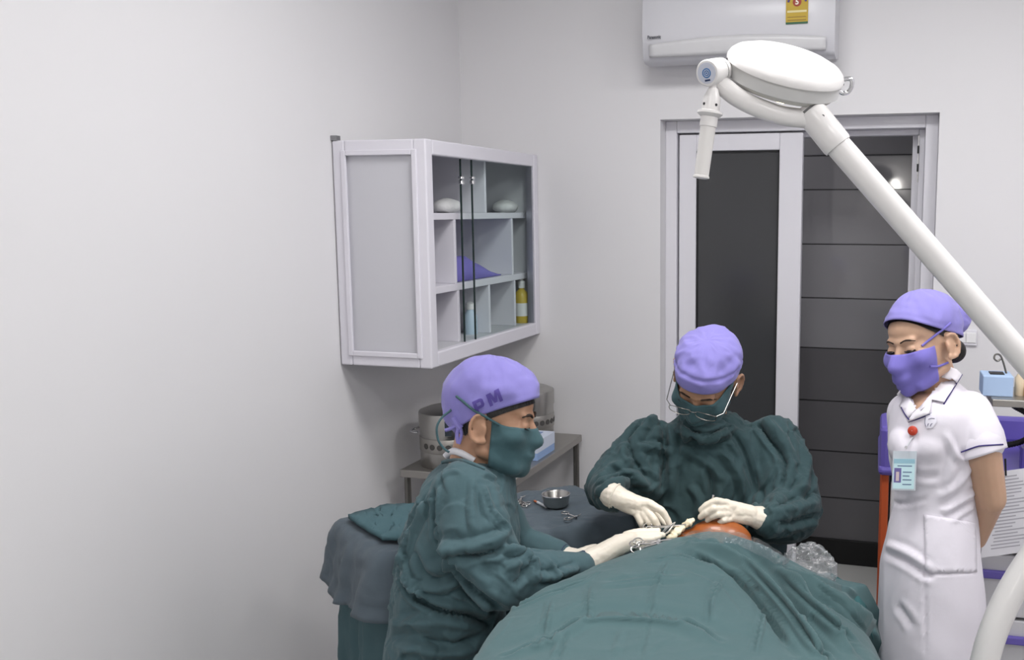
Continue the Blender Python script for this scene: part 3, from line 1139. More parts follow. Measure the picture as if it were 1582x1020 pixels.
# ================================================================== TABLES UNDER CLOTH, PEOPLE
M_drape = mat('teal_drape_cotton', (73, 101, 104), .85, vary=.04, vscale=14, crease=.2, cscale=4, bump=.08, bscale=40, weave=.35, sheen=.12)
M_gown = mat('teal_gown_cotton', (68, 94, 100), .85, vary=.06, vscale=14, crease=.4, cscale=8, bump=.15, bscale=40, weave=.35, sheen=.1)
M_gown2 = mat('deep_teal_gown_cotton', (47, 71, 75), .85, vary=.06, vscale=14, crease=.4, cscale=9, bump=.15, bscale=40, weave=.35, sheen=.1)
M_maskt = mat('teal_mask_cotton', (62, 92, 98), .85, vary=.05, vscale=20, crease=.12, cscale=16, bump=.10, bscale=60, weave=.35, sheen=.1)
M_tcloth = mat('grey_teal_table_cloth', (82, 94, 103), .88, vary=.06, vscale=12, crease=.7, cscale=8, bump=.14, bscale=34, weave=.35, sheen=.08)
M_tcloth2 = mat('teal_table_skirt', (68, 94, 100), .88, vary=.06, vscale=12, crease=.5, cscale=6, bump=.12, bscale=30, weave=.35)
M_cuff = mat('navy_knit_cuff', (52, 66, 88), .9, vary=.05, bump=.4, bscale=200, stretch=(1, 1, .2))
M_cap = mat('lilac_cap_cotton', (138, 131, 200), .85, vary=.03, vscale=24, crease=.12, cscale=11, bump=.08, bscale=50, weave=.3, sheen=.15)
M_cap2 = mat('lilac_mask_cotton', (116, 108, 186), .85, vary=.03, vscale=24, bump=.06, bscale=50, weave=.3, sheen=.1)
M_print = mat('purple_letter_print', (92, 78, 158), .8, vary=.04)
M_skin = mat('skin_tan', (176, 136, 110), .5, vary=.05, vscale=30, bump=.05, bscale=120, sss=.12)
M_skin2 = mat('skin_light', (196, 160, 135), .5, vary=.04, vscale=30, bump=.04, bscale=120, sss=.12)
M_skin3 = mat('skin_arm', (190, 150, 122), .5, vary=.04, vscale=30, bump=.04, bscale=120, sss=.12)
M_hair = mat('black_hair', (22, 19, 18), .45, vary=.2, vscale=60, bump=.4, bscale=180, stretch=(1, 1, .2))
M_glove = mat('latex_glove', (222, 214, 200), .42, vary=.03, vscale=30, bump=.14, bscale=70, sss=.05)
M_dress = mat('white_uniform_cotton', (222, 218, 227), .8, vary=.015, vscale=18, crease=.10, cscale=5, bump=.06, bscale=26, weave=.25, sheen=.1)
M_navy = mat('navy_piping', (54, 46, 110), .7, vary=.05)
M_wcot = mat('white_undershirt', (225, 225, 230), .85, vary=.02, weave=.2)


class Head:
    def __init__(self, c, f, u, k=1.0):
        self.c = Vector(c)
        self.f = Vector(f).normalized()
        u = Vector(u)
        self.u = (u - self.f * u.dot(self.f)).normalized()
        self.s = self.f.cross(self.u)
        self.k = k

    def L(self, x, y, z):
        return self.c + (self.s * x + self.f * y + self.u * z) * self.k

    def D(self, x, y, z):
        return (self.s * x + self.f * y + self.u * z) * self.k

    def ell(self, c, r):
        return ellipsoid(self.L(*c), (self.D(r[0], 0, 0), self.D(0, r[1], 0), self.D(0, 0, r[2])))

    def cap_(self, a, ra, b, rb):
        return capsule(self.L(*a), ra * self.k, self.L(*b), rb * self.k)

    def core(self):
        E = self.ell
        sh = [E((0, -.014, .03), (.076, .095, .086)), E((0, .022, -.015), (.065, .068, .085)), E((0, .026, -.066), (.052, .056, .044)),
              E((0, .070, -.094), (.022, .018, .018)), E((0, .035, .045), (.062, .055, .05))]
        for i in (-1, 1):
            sh += [E((i * .043, .058, -.024), (.024, .022, .024)), self.cap_((i * .052, -.005, -.06), .018, (i * .03, .06, -.09), .014)]
        return sh

    def face(self):
        sh = [self.cap_((0, .086, .008), .008, (0, .108, -.036), .0115), self.ell((0, .098, -.040), (.018, .014, .010)),
              self.ell((0, .087, -.066), (.024, .010, .011)), self.cap_((-.038, .077, .024), .009, (0, .085, .020), .010), self.cap_((.038, .077, .024), .009, (0, .085, .020), .010)]
        for i in (-1, 1):
            sh.append(self.ell((i * .032, .078, .001), (.0165, .011, .0125)))
        return sh

    def ear(self, i):
        sh = []
        arc = []
        for t in range(11):
            a = R_(-150 + t * 30)         # round the back of the ear
            a = R_(60 + t * 23)
            arc.append((i * (.082 + .010 * math.sin(R_(t * 18))), -.012 + .019 * math.cos(a), -.008 + .031 * math.sin(a)))
        for p, q in zip(arc[:-1], arc[1:]):
            sh.append(self.cap_(p, .0048, q, .0048))
        sh.append(self.ell((i * .079, -.012, -.008), (.006, .017, .027)))
        sh.append(self.ell((i * .082, -.002, -.036), (.006, .009, .010)))
        sh.append(self.cap_((i * .084, .001, -.004), .0045, (i * .081, .001, -.02), .0045))
        return sh

    def surface(self, shapes):
        vs, fs = [], []
        for b in shapes:
            n = len(vs)
            vs += b.v
            fs += [tuple(i + n for i in f) for f in b.f]
        self.bvh = BVHTree.FromPolygons([tuple(v) for v in vs], fs)

    def rad(self, o, d):
        loc, nor, i, dist = self.bvh.ray_cast(o + d * .6, -d)
        return (loc - o).dot(d) if loc is not None else .08


def blur(g, n, wrap=True):
    for _ in range(n):
        l = np.roll(g, 1, 1)
        r = np.roll(g, -1, 1)
        if not wrap:
            l[:, 0] = g[:, 0]
            r[:, -1] = g[:, -1]
        t = np.vstack([g[:1], g[:-1]])
        b = np.vstack([g[1:], g[-1:]])
        g = (g * 2 + l + r + t + b) / 6
    return g


def shell(h, name, m, parent, e_front, e_side, e_back, off, puff=None, oc=(0, -.012, .025), nu=72, nv=26, wr=.002, seed=1, e_top=90, thick=.002, nblur=4, freq=16, hem=(.10, .035, .0016)):
    """a cap or a head of hair: a dome over the skull from the brim upwards"""
    A = (e_front + e_back) / 4 + e_side / 2
    B = (e_front - e_back) / 2
    Cc = (e_front + e_back) / 4 - e_side / 2
    o = h.L(*oc)
    dirs, rad = [], np.zeros((nv + 1, nu))
    for i in range(nv + 1):
        row = []
        for k in range(nu):
            az = 2 * math.pi * k / nu
            e0 = A + B * math.cos(az) + Cc * math.cos(2 * az)
            e = R_(e0 + (e_top - e0) * (i / nv))
            d = (h.f * math.cos(az) * math.cos(e) + h.s * math.sin(az) * math.cos(e) + h.u * math.sin(e)).normalized()
            row.append((d, az, e))
            rad[i, k] = h.rad(o, d)
        dirs.append(row)
    rad = blur(rad, nblur)
    rows = []
    for i in range(nv + 1):
        t = i / nv
        row = []
        for k in range(nu):
            d, az, e = dirs[i][k]
            r = rad[i, k] + off
            if puff:
                r += puff(t, az, e)
            q = o + d * r
            w = noise.noise(q * freq + Vector((seed, seed * 2, 0))) + .5 * noise.noise(q * freq * 2.3 + Vector((seed, 0, 3)))
            rid = 1 - 2.4 * abs(noise.noise(Vector((math.cos(az) * 2.2, math.sin(az) * 2.2, t * 2.6 + seed * 4)) * 1.3))
            r += wr * (w + rid * 1.1 * (1 - t ** 2)) * min(1, t * 5)
            if hem:
                r -= hem[2] * math.exp(-((t - hem[0]) / hem[1]) ** 2)
            row.append(o + d * r)
        rows.append(row)
    b = MB().grid(rows, True)
    b.f.append(tuple(nv * nu + k for k in range(nu)))
    ob = b.build(name, m, parent, True, auto=180)
    if thick:
        solidify(ob, thick, 1)
        baked(ob)
    return ob


def face_mask(h, name, m, parent, az1, e_of, off=.004, oc=(0, 0, -.03), nu=40, nv=26, nblur=10, wr=.0015, seed=3, bulge=None, skew=0):
    """cloth mask from ear to ear; e_of(az01) gives top and bottom elevation in degrees"""
    o = h.L(*oc)
    rad = np.zeros((nv + 1, nu + 1))
    dirs = []
    for i in range(nv + 1):
        row = []
        for k in range(nu + 1):
            az = R_(-az1 + 2 * az1 * k / nu)
            et, eb = e_of(abs(-1 + 2 * k / nu))
            e = R_(et + (eb - et) * i / nv)
            d = (h.f * math.cos(az) * math.cos(e) + h.s * math.sin(az) * math.cos(e) + h.u * math.sin(e)).normalized()
            row.append(d)
            rad[i, k] = h.rad(o, d)
        dirs.append(row)
    sm = blur(rad, nblur, False)
    rad = np.maximum(sm, rad) + off
    rad = blur(rad, 2, False)
    rows = []
    for i in range(nv + 1):
        row = []
        for k in range(nu + 1):
            r = rad[i, k]
            if bulge:
                r += bulge(-1 + 2 * k / nu, i / nv)
            q = o + dirs[i][k] * r
            r += wr * ((1 - 2.4 * abs(noise.noise(q * 22 + Vector((seed, 0, seed))))) + .6 * noise.noise(q * 45))
            row.append(o + dirs[i][k] * r)
        rows.append(row)
    ob = MB().grid(rows, flip=True).build(name, m, parent, True, auto=180)
    solidify(ob, .0018, 0)
    return baked(ob)


def glove(name, chains, palm, m, parent, voxel=.0026, it=3, cuff=None):
    sh = []
    for ch in chains:
        pts = [P(a, b, d) for a, b, d, r in ch]
        for i in range(len(ch) - 1):
            sh.append(capsule(pts[i], ch[i][3] / 1000, pts[i + 1], ch[i + 1][3] / 1000))
    for a, b in palm:
        sh.append(capsule(P(*a[:3]), a[3] / 1000, P(*b[:3]), b[3] / 1000))
    o = merge(name, sh, voxel, it, m, parent)
    crumple(o, .0006, 55, seed=3)
    return o


def ring_at(a, b, t, r, tube_r, name, m, parent):
    """rolled edge of a cuff round the line a-b"""
    c = a.lerp(b, t)
    d = (b - a).normalized()
    u = d.orthogonal().normalized()
    v = d.cross(u)
    return MB().tube([c + (u * math.cos(x) + v * math.sin(x)) * r for x in [2 * math.pi * i / 28 for i in range(29)]], tube_r, 8).build(name, m, parent, True)


def sec(px, py, d, hw_px, dep, tilt=0.0, dz=0.0):
    """torso section: half width in pixels across the view, half depth in metres along it"""
    k = d / FPX
    fw = Vector((VF.x, VF.y, 0)).normalized()
    return (P(px, py, d), VR * (hw_px * k), fw * dep)


def to_floor(px, py, d, z, hw_px, dep):
    q = P(px, py, d)
    k = d / FPX
    fw = Vector((VF.x, VF.y, 0)).normalized()
    return (Vector((q.x, q.y, z)), VR * (hw_px * k), fw * dep)


def cap_px(a, b, k=1.0):
    return capsule(P(*a[:3]), a[3] * k, P(*b[:3]), b[3] * k)


def legs(c, side, fw, gap, z_hip, foot_dir):
    sh = []
    for s in (-1, 1):
        hip = Vector((c.x, c.y, z_hip)) + side * gap * s
        knee = Vector((c.x, c.y, .47)) + side * gap * s + foot_dir * .03
        ank = Vector((c.x, c.y, .09)) + side * gap * s
        sh += [capsule(hip, .075, knee, .055), capsule(knee, .053, ank, .036), capsule(ank - Vector((0, 0, .03)), .034, ank + foot_dir * .12 - Vector((0, 0, .055)), .026)]
    return sh


def shoes(c, side, gap, foot_dir, m, parent):
    for s in (-1, 1):
        a = Vector((c.x, c.y, .048)) + side * gap * s
        sh = [capsule(a - foot_dir * .04, .046, a + foot_dir * .13 - Vector((0, 0, .008)), .040), ellipsoid(a + foot_dir * .05 - Vector((0, 0, .028)), (foot_dir * .135, foot_dir.cross(Vector((0, 0, 1))) * .046, Vector((0, 0, .02))))]
        merge('shoe', sh, .006, 4, m, parent)


M_shoe = mat('white_shoe', (214, 214, 216), .5, vary=.03)
fwH = Vector((VF.x, VF.y, 0)).normalized()

# ------------------------------------------------------------------ SURGEON (behind the patient, facing the camera, head bent)
c0 = P(1100, 900, 2.74)
sg = empty('person', (c0.x, c0.y, 0), 'person in deep teal surgical gown with lilac cap and glasses bending over the patient', 'person')
hS = Head(P(1090, 584, 2.60), (-VF * .66 - VU * .70 - VR * .32), (VU * .70 - VF * .66 + VR * .0), 1.08)
neck = [capsule(hS.L(0, -.02, -.045), .056, P(1093, 662, 2.715), .056)]
core = hS.core()
hS.surface(core + hS.face())
body = core + hS.face() + hS.ear(1) + hS.ear(-1) + neck + [
    sections([sec(1092, 662, 2.74, 35, .05), sec(1092, 690, 2.74, 88, .07), sec(1092, 780, 2.74, 82, .09), to_floor(1092, 850, 2.74, .72, 84, .09)], 24),
    cap_px((1000, 692, 2.70, .05), (942, 752, 2.595, .036)), cap_px((942, 752, 2.595, .034), (952, 768, 2.46, .020)),
    cap_px((1192, 692, 2.70, .05), (1224, 790, 2.585, .042)), cap_px((1224, 790, 2.59, .036), (1170, 800, 2.48, .020)),
] + legs(c0, VR, -fwH, .09, .75, -fwH)
merge('body', body, .0045, 2, M_skin, sg)
shoes(c0, VR, .09, -fwH, M_shoe, sg)
gw = [sections([sec(1094, 640, 2.69, 40, .055), sec(1095, 655, 2.70, 62, .075), sec(1097, 672, 2.71, 100, .10), sec(1098, 702, 2.72, 122, .12), sec(1098, 770, 2.73, 118, .13), sec(1098, 850, 2.74, 116, .13), to_floor(1098, 850, 2.74, .5, 120, .13), to_floor(1098, 850, 2.74, .22, 128, .14)], 40),
      cap_px((1003, 690, 2.70, .082), (940, 750, 2.60, .064)), cap_px((940, 752, 2.60, .062), (944, 766, 2.47, .042)), cap_px((960, 735, 2.62, .07), (1000, 740, 2.66, .07)),
      cap_px((1194, 688, 2.70, .084), (1226, 782, 2.60, .078)), cap_px((1226, 786, 2.59, .074), (1188, 803, 2.48, .046)), cap_px((1222, 800, 2.60, .07), (1180, 800, 2.62, .07)),
      ellipsoid(P(1088, 664, 2.63), (VR * .088, fwH * .06, VU * .030))]
gS = merge('gown', gw, .005, 10, M_gown2, sg)
folds(gS, [
    ([(993, 650), (972, 690), (997, 737)], .016, -.010), ([(1012, 642), (985, 672), (955, 705)], .014, .008), ([(984, 690), (1020, 693), (1040, 703)], .012, .008),
    ([(1020, 650), (1027, 690), (1023, 757)], .014, -.010), ([(1053, 640), (1060, 677), (1047, 723)], .014, .009), ([(1035, 660), (1040, 700), (1034, 770)], .012, .008),
    ([(1157, 640), (1190, 680), (1213, 720), (1200, 773)], .012, -.012), ([(1172, 634), (1203, 670), (1222, 700)], .014, .009), ([(1213, 725), (1205, 760), (1192, 785)], .014, .010),
    ([(1240, 690), (1246, 730), (1232, 770)], .016, .010), ([(1198, 792), (1235, 784), (1262, 778)], .013, .011), ([(1200, 812), (1240, 803), (1264, 800)], .012, -.010), ([(1215, 770), (1240, 765), (1262, 762)], .012, -.008),
    ([(947, 717), (980, 737), (1007, 757)], .015, .010), ([(918, 745), (950, 727), (985, 722)], .014, -.009), ([(922, 760), (955, 745), (990, 748)], .012, .008),
    ([(1067, 750), (1080, 773), (1078, 800)], .012, .007), ([(1093, 720), (1100, 757), (1092, 800)], .012, -.008), ([(1113, 697), (1140, 730), (1150, 775)], .014, .008), ([(1130, 668), (1150, 700), (1168, 760)], .014, -.009),
    ([(1050, 690), (1090, 715), (1120, 745)], .014, .006), ([(1060, 668), (1092, 680), (1130, 665)], .010, .007), ([(1048, 650), (1085, 669), (1130, 655)], .008, -.006), ([(1175, 760), (1165, 800), (1150, 830)], .012, .008)], dflt=2.6, scale=1.45)
crumple(gS, .0036, 8.5, (1.4, 1.4, .8), seed=2)
folds(gS, [([(1157, 640), (1190, 680), (1213, 720), (1200, 773)], .005, -.009), ([(993, 650), (972, 690), (997, 737)], .005, -.008), ([(1020, 650), (1027, 690), (1023, 757)], .005, -.007), ([(1200, 806), (1240, 797), (1264, 793)], .005, -.008), ([(920, 752), (950, 737), (988, 735)], .005, -.008), ([(1130, 668), (1150, 700), (1168, 760)], .005, -.006), ([(1048, 652), (1085, 671), (1130, 657)], .005, -.008)], dflt=2.6)
visS = lambda c: c.z > .8 and (c - EYE).dot(VF) < 2.76
random_tucks(gS, 170, 3, keep=visS, spread=1.2)
random_tucks(gS, 120, 8, (.0035, .006), (.002, .004), (4, 9), keep=visS, spread=2)
shell(hS, 'hair', M_hair, sg, 30, 8, -22, .003, oc=(0, -.012, .02), wr=.001, thick=0)
shell(hS, 'cap', M_cap, sg, 12, -2, -24, .006, puff=lambda t, az, e: .004 * max(0, math.sin(e)) ** 1.2 + .009 * math.exp(-((t - .45) / .3) ** 2), wr=.0050, seed=5, freq=20, hem=(.26, .035, .005), nv=40, nu=90)
mk = face_mask(hS, 'mask', M_maskt, sg, 84, lambda a: (20 + 24 * a * a, -66 + 12 * a), .005, bulge=lambda x, v: .012 * v * v * (1 - x * x), seed=8, wr=.002)
bS = bvh_of([c for c in sg.children if c.type == 'MESH'])
# ear loops and ties
M_metal_g = mat('spectacle_metal', (140, 138, 134), .25, 1.0, vary=.03)
M_lens = bpy.data.materials.get('spectacle_lens') or M_glass
gl_ = empty  # noqa
gpts = lambda pts, y, n=4: catmull([hS.L(x, y_, z) for x, y_, z in pts], n)
spec = MB()
rim = []
for i in (-1, 1):
    cx = i * .034
    loop = [(cx - .026, .112, -.002), (cx - .024, .114, -.016), (cx, .116, -.021), (cx + .024, .114, -.016), (cx + .026, .112, -.002), (cx, .114, 0.001), (cx - .026, .112, -.002)]
    spec.tube(gpts(loop, 0, 5), .0011, 8)
spec.tube(gpts([(-.009, .113, -.003), (0, .117, -.001), (.009, .113, -.003)], 0), .0013, 8)
for i in (-1, 1):
    spec.tube([hS.L(i * .060, .111, -.002), hS.L(i * .074, .095, -.004), hS.L(i * .083, .0, .008), hS.L(i * .083, -.015, -.004)], .0012, 8)
so = spec.build('eyeglasses', M_metal_g, sg, True)
for i in (-1, 1):
    cx = i * .034
    ring = gpts([(cx - .026, .112, -.002), (cx - .024, .114, -.016), (cx, .116, -.021), (cx + .024, .114, -.016), (cx + .026, .112, -.002), (cx, .114, 0.001)], 0, 4)
    MB().add(ring, [tuple(range(len(ring)))]).build('lens', M_glass, so)
# lowered eyelids and brows
M_brow = mat('dark_brow', (44, 32, 26), .8, vary=.1)
for h_, par in ((hS, sg),):
    for i in (-1, 1):
        MB().tube(catmull([h_.L(i * .018, .0885, -.006), h_.L(i * .032, .0905, -.0095), h_.L(i * .047, .084, -.006)], 4), .0016, 6).build('eyelashes', M_hair, par, True)
        MB().tube(catmull([h_.L(i * .014, .0915, .021), h_.L(i * .030, .0895, .026), h_.L(i * .050, .076, .021)], 5), [.0022] * 5 + [.003] * 3 + [.0016] * 3, 6).build('eyebrow', M_brow, par, True)
# gloves
d = 2.44
glove('glove', [
    [(1003, 778, d - .02, 11), (1022, 789, d - .03, 9.5), (1030, 800, d - .03, 8.5), (1034, 809, d - .03, 7.5)],
    [(999, 789, d - .02, 11), (1011, 803, d - .035, 9.5), (1016, 812, d - .03, 8.5), (1017, 820, d - .025, 7.5)],
    [(993, 794, d - .02, 10.5), (1003, 807, d - .03, 9), (1007, 815, d - .025, 8), (1008, 821, d - .02, 7.2)],
    [(985, 796, d - .02, 10), (990, 808, d - .025, 8.3), (993, 815, d - .02, 7.5), (995, 821, d - .02, 6.8)],
    [(990, 776, d + .01, 11.5), (1010, 790, d + .02, 9.5), (1024, 806, d + .01, 8.2), (1030, 812, d, 7.2)]],
    [((946, 765, d + .01, 35), (962, 772, d, 27)), ((962, 772, d, 27), (984, 778, d - .01, 21)), ((962, 774, d, 24), (998, 778, d - .015, 14)), ((964, 777, d, 23), (984, 792, d - .015, 13)), ((980, 779, d, 20), (995, 786, d - .015, 14))], M_glove, sg)
ring_at(P(946, 765, d + .01), P(962, 772, d), .25, .0335, .0022, 'cuff_roll', M_glove, sg)
d = 2.45
glove('glove', [
    [(1124, 778, d - .02, 11), (1106, 774, d - .04, 9.3), (1092, 780, d - .035, 8.4), (1083, 788, d - .03, 7.5)],
    [(1123, 786, d - .025, 11), (1103, 786, d - .045, 9.3), (1091, 793, d - .04, 8.4), (1082, 799, d - .03, 7.5)],
    [(1126, 794, d - .025, 10.5), (1109, 795, d - .045, 9), (1100, 799, d - .04, 8.2), (1093, 804, d - .03, 7.3)],
    [(1131, 801, d - .02, 10), (1118, 804, d - .04, 8.4), (1112, 808, d - .035, 7.6), (1110, 813, d - .03, 7)],
    [(1130, 782, d + .02, 11.5), (1112, 778, d + .03, 9.5), (1098, 786, d + .015, 8.2), (1090, 794, d, 7.2)]],
    [((1180, 802, d + .02, 34), (1160, 797, d + .01, 26)), ((1160, 797, d + .01, 26), (1138, 790, d - .01, 21)), ((1158, 793, d, 22), (1124, 780, d - .02, 13)), ((1158, 799, d, 22), (1130, 799, d - .02, 13)), ((1140, 790, d, 20), (1125, 789, d - .02, 14))], M_glove, sg)
ring_at(P(1180, 802, d + .02), P(1160, 797, d + .01), .1, .0330, .0022, 'cuff_roll', M_glove, sg)
sg_far = None

# ------------------------------------------------------------------ ASSISTANT (left, in profile, leaning in)
DA = 2.32
c1 = P(690, 950, DA)
asn = empty('person', (c1.x, c1.y, 0), 'person in teal gown and lilac cap with purple letters, seen in profile', 'person')
hA = Head(P(762, 652, DA), (VR * .99 - VU * .09 - VF * .06), (VU * 1.0 + VR * .07), 1.07)
neckA = [hA.cap_((0, -.03, -.04), .054, (0, -.052, -.15), .050), hA.cap_((0, -.005, -.07), .045, (0, -.06, -.16), .055)]
coreA = hA.core()
hA.surface(coreA + hA.face())
bodyA = coreA + hA.face() + hA.ear(1) + hA.ear(-1) + neckA + [
    sections([sec(722, 722, DA, 34, .06), sec(716, 760, DA, 50, .12), sec(704, 850, DA, 56, .10), to_floor(688, 950, DA, .66, 54, .10)], 24),
    cap_px((718, 768, 2.21, .05), (778, 895, 2.16, .038)), cap_px((778, 895, 2.16, .036), (912, 868, 2.30, .020)),
    cap_px((750, 775, 2.43, .05), (795, 838, 2.46, .042)), cap_px((795, 838, 2.46, .034), (872, 861, 2.435, .020)),
] + legs(c1, fwH, -VR, .075, .66, VR)
merge('body', bodyA, .0045, 2, M_skin, asn)
shoes(c1, fwH, .075, VR, M_shoe, asn)
gA = [sections([sec(738, 712, DA, 44, .062), sec(730, 727, DA, 58, .10), sec(724, 745, DA, 68, .15), sec(720, 775, DA, 76, .17), sec(711, 830, DA, 88, .17), sec(701, 890, DA, 88, .165), sec(690, 960, DA, 86, .17), sec(683, 1020, DA, 84, .18), to_floor(680, 1020, DA, .40, 88, .18), to_floor(680, 1020, DA, .18, 94, .19)], 44),
      cap_px((718, 768, 2.21, .082), (735, 830, 2.17, .084)), cap_px((735, 830, 2.17, .084), (778, 897, 2.15, .068)), cap_px((778, 895, 2.15, .068), (850, 886, 2.21, .052)), cap_px((850, 886, 2.21, .050), (897, 876, 2.27, .034)),
      cap_px((748, 780, 2.42, .08), (795, 838, 2.45, .056)), cap_px((795, 838, 2.45, .054), (862, 858, 2.44, .036))]
gAo = merge('gown', gA, .005, 10, M_gown, asn)
folds(gAo, [
    ([(671, 756), (672, 803), (678, 840)], .010, -.010), ([(681, 841), (700, 872), (735, 912), (775, 941)], .016, -.020), ([(690, 838), (720, 872), (760, 905)], .018, .010),
    ([(681, 843), (718, 846), (756, 838), (785, 826)], .014, .012), ([(700, 856), (740, 860), (775, 850)], .010, -.009), ([(731, 741), (729, 778), (733, 825)], .010, .008), ([(745, 750), (757, 790), (790, 822)], .014, .008),
    ([(772, 844), (809, 860), (781, 878)], .012, .012), ([(812, 857), (826, 876), (822, 902)], .012, .012), ([(800, 866), (806, 885), (790, 905)], .012, -.011), ([(825, 893), (858, 890), (892, 878)], .010, .010), ([(835, 905), (865, 900), (892, 890)], .008, -.007), ([(846, 866), (858, 885), (852, 905)], .009, .008),
    ([(668, 763), (640, 822), (622, 872)], .014, .010), ([(655, 772), (632, 822), (618, 862)], .008, -.009), ([(640, 912), (680, 908), (715, 898)], .014, .010), ([(616, 862), (627, 900), (656, 932), (715, 951), (756, 962)], .012, -.016), ([(622, 850), (640, 905), (672, 932), (720, 944)], .012, .010),
    ([(605, 967), (668, 962), (735, 968)], .016, .010), ([(650, 988), (700, 995), (740, 985)], .014, -.009), ([(612, 1000), (680, 1010), (735, 1004)], .014, .009), ([(660, 880), (700, 870), (690, 850)], .014, .008), ([(640, 850), (655, 885), (690, 905)], .014, -.008), ([(700, 920), (730, 930), (752, 948)], .014, .012)], dflt=2.3, scale=1.35)
crumple(gAo, .0034, 8, (1.2, 1.2, .9), seed=9)
folds(gAo, [([(681, 841), (700, 872), (735, 912), (775, 941)], .007, -.012), ([(616, 862), (627, 900), (656, 932), (715, 951), (756, 962)], .007, -.012), ([(671, 756), (672, 803), (678, 840)], .005, -.008), ([(700, 850), (740, 856), (778, 846)], .005, -.008), ([(815, 860), (829, 878), (824, 902)], .005, -.008), ([(622, 845), (640, 900), (668, 926)], .005, -.008), ([(640, 790), (628, 830), (620, 860)], .005, -.008), ([(745, 752), (758, 790), (786, 818)], .005, -.006)], dflt=2.3)
visA = lambda c: c.z > .58 and (c - EYE).dot(VF) < 2.36
random_tucks(gAo, 150, 4, keep=visA, spread=1.2)
random_tucks(gAo, 110, 9, (.0035, .006), (.002, .004), (4, 9), keep=visA, spread=2)
shell(hA, 'hair', M_hair, asn, 17, -14, -60, .0035, oc=(0, -.012, .02), wr=.001, thick=0)
capA = shell(hA, 'cap', M_cap, asn, 20, -4, -40, .006, puff=lambda t, az, e: .034 * max(0, math.sin(e)) ** 1.1 + .004 * math.sin(math.pi * t), wr=.0056, seed=12, freq=17)
face_mask(hA, 'mask', M_maskt, asn, 80, lambda a: (14 + 16 * a * a, -74 + 14 * a), .004, bulge=lambda x, v: .016 * v * v * (1 - x * x * .6), seed=2, wr=.0026)
bA = bvh_of([c for c in asn.children if c.type == 'MESH'])
# white undershirt collar, gown neck band
cord('undershirt_collar', bA, [(688, 706), (700, 697), (716, 702), (732, 712)], .009, M_wcot, asn, 0, 10)
cord('neck_band', bA, [(684, 716), (702, 711), (724, 716), (748, 726)], .005, M_gown, asn, .002, 8)
# mask ties across the cap and hanging behind
cord('mask_tie', bA, [(772, 657), (752, 645), (733, 634), (718, 622), (706, 612)], .0032, M_maskt, asn, .0025, 8)
tie2 = [P(704, 614, 2.30), P(698, 632, 2.26), P(683, 645, 2.24), P(675, 660, 2.23), P(677, 680, 2.23), P(686, 693, 2.23), P(694, 699, 2.23)]
MB().tube(catmull(tie2, 6), .0028, 8).build('mask_tie', M_maskt, asn, True)
# knot of the cap at the nape
for pts, r in (([(705, 656), (697, 662), (688, 665)], .0045), ([(709, 660), (706, 672), (708, 685)], .005), ([(711, 660), (713, 672), (709, 686)], .004), ([(700, 645), (706, 655), (712, 662)], .008)):
    MB().tube(catmull([P(a, b, 2.255) for a, b in pts], 5), r, 8).build('cap_tie', M_cap, asn, True)
# printed letters on the cap
bCap = bvh_of([capA])
LET = {'P': [[(0, 0), (.26, 0), (.26, 1), (0, 1)], [(.26, .78), (.55, .78), (.55, 1), (.26, 1)], [(.26, .30), (.55, .30), (.55, .52), (.26, .52)], [(.55, .30), (.72, .34), (.80, .46), (.80, .84), (.72, .96), (.55, 1), (.55, .78), (.58, .74), (.58, .56), (.55, .52)]],
       'M': [[(0, 0), (.24, 0), (.24, 1), (0, 1)], [(.24, 1), (.24, .62), (.40, .12), (.56, .12), (.50, .46), (.36, 1)], [(.76, 1), (.64, 1), (.50, .46), (.44, .12), (.60, .12), (.76, .62)], [(.76, 0), (1, 0), (1, 1), (.76, 1)]]}
for ch, base, sx, sy in (('P', (736.5, 640), 21, 20.5), ('M', (757.5, 628.5), 22, 20.5)):
    bm = bmesh.new()
    for poly in LET[ch]:
        f = bm.faces.new([bm.verts.new((x, y, 0)) for x, y in poly])
    bmesh.ops.triangulate(bm, faces=bm.faces)
    for _ in range(3):
        bmesh.ops.subdivide_edges(bm, edges=[e for e in bm.edges if e.calc_length() > .2], cuts=1)
        bmesh.ops.triangulate(bm, faces=bm.faces)
    ca, sa_ = math.cos(R_(27)), math.sin(R_(27))
    for v in bm.verts:
        x, y = v.co.x * sx, v.co.y * sy
        v.co = cast(bCap, base[0] + x * ca - y * sa_ * .75, base[1] - x * sa_ - y * ca, .0014)
    me = bpy.data.meshes.new('printed_letter')
    bm.to_mesh(me)
    bm.free()
    lo = link('printed_letter', me, M_print, asn, True)
for i in (-1, 1):
    MB().tube(catmull([hA.L(i * .018, .0885, -.004), hA.L(i * .032, .0905, -.007), hA.L(i * .047, .084, -.003)], 4), .0018, 6).build('eyelashes', M_hair, asn, True)
    MB().tube(catmull([hA.L(i * .012, .0925, .020), hA.L(i * .030, .0900, .027), hA.L(i * .050, .077, .022)], 5), [.003] * 5 + [.0036] * 3 + [.002] * 3, 6).build('eyebrow', M_brow, asn, True)
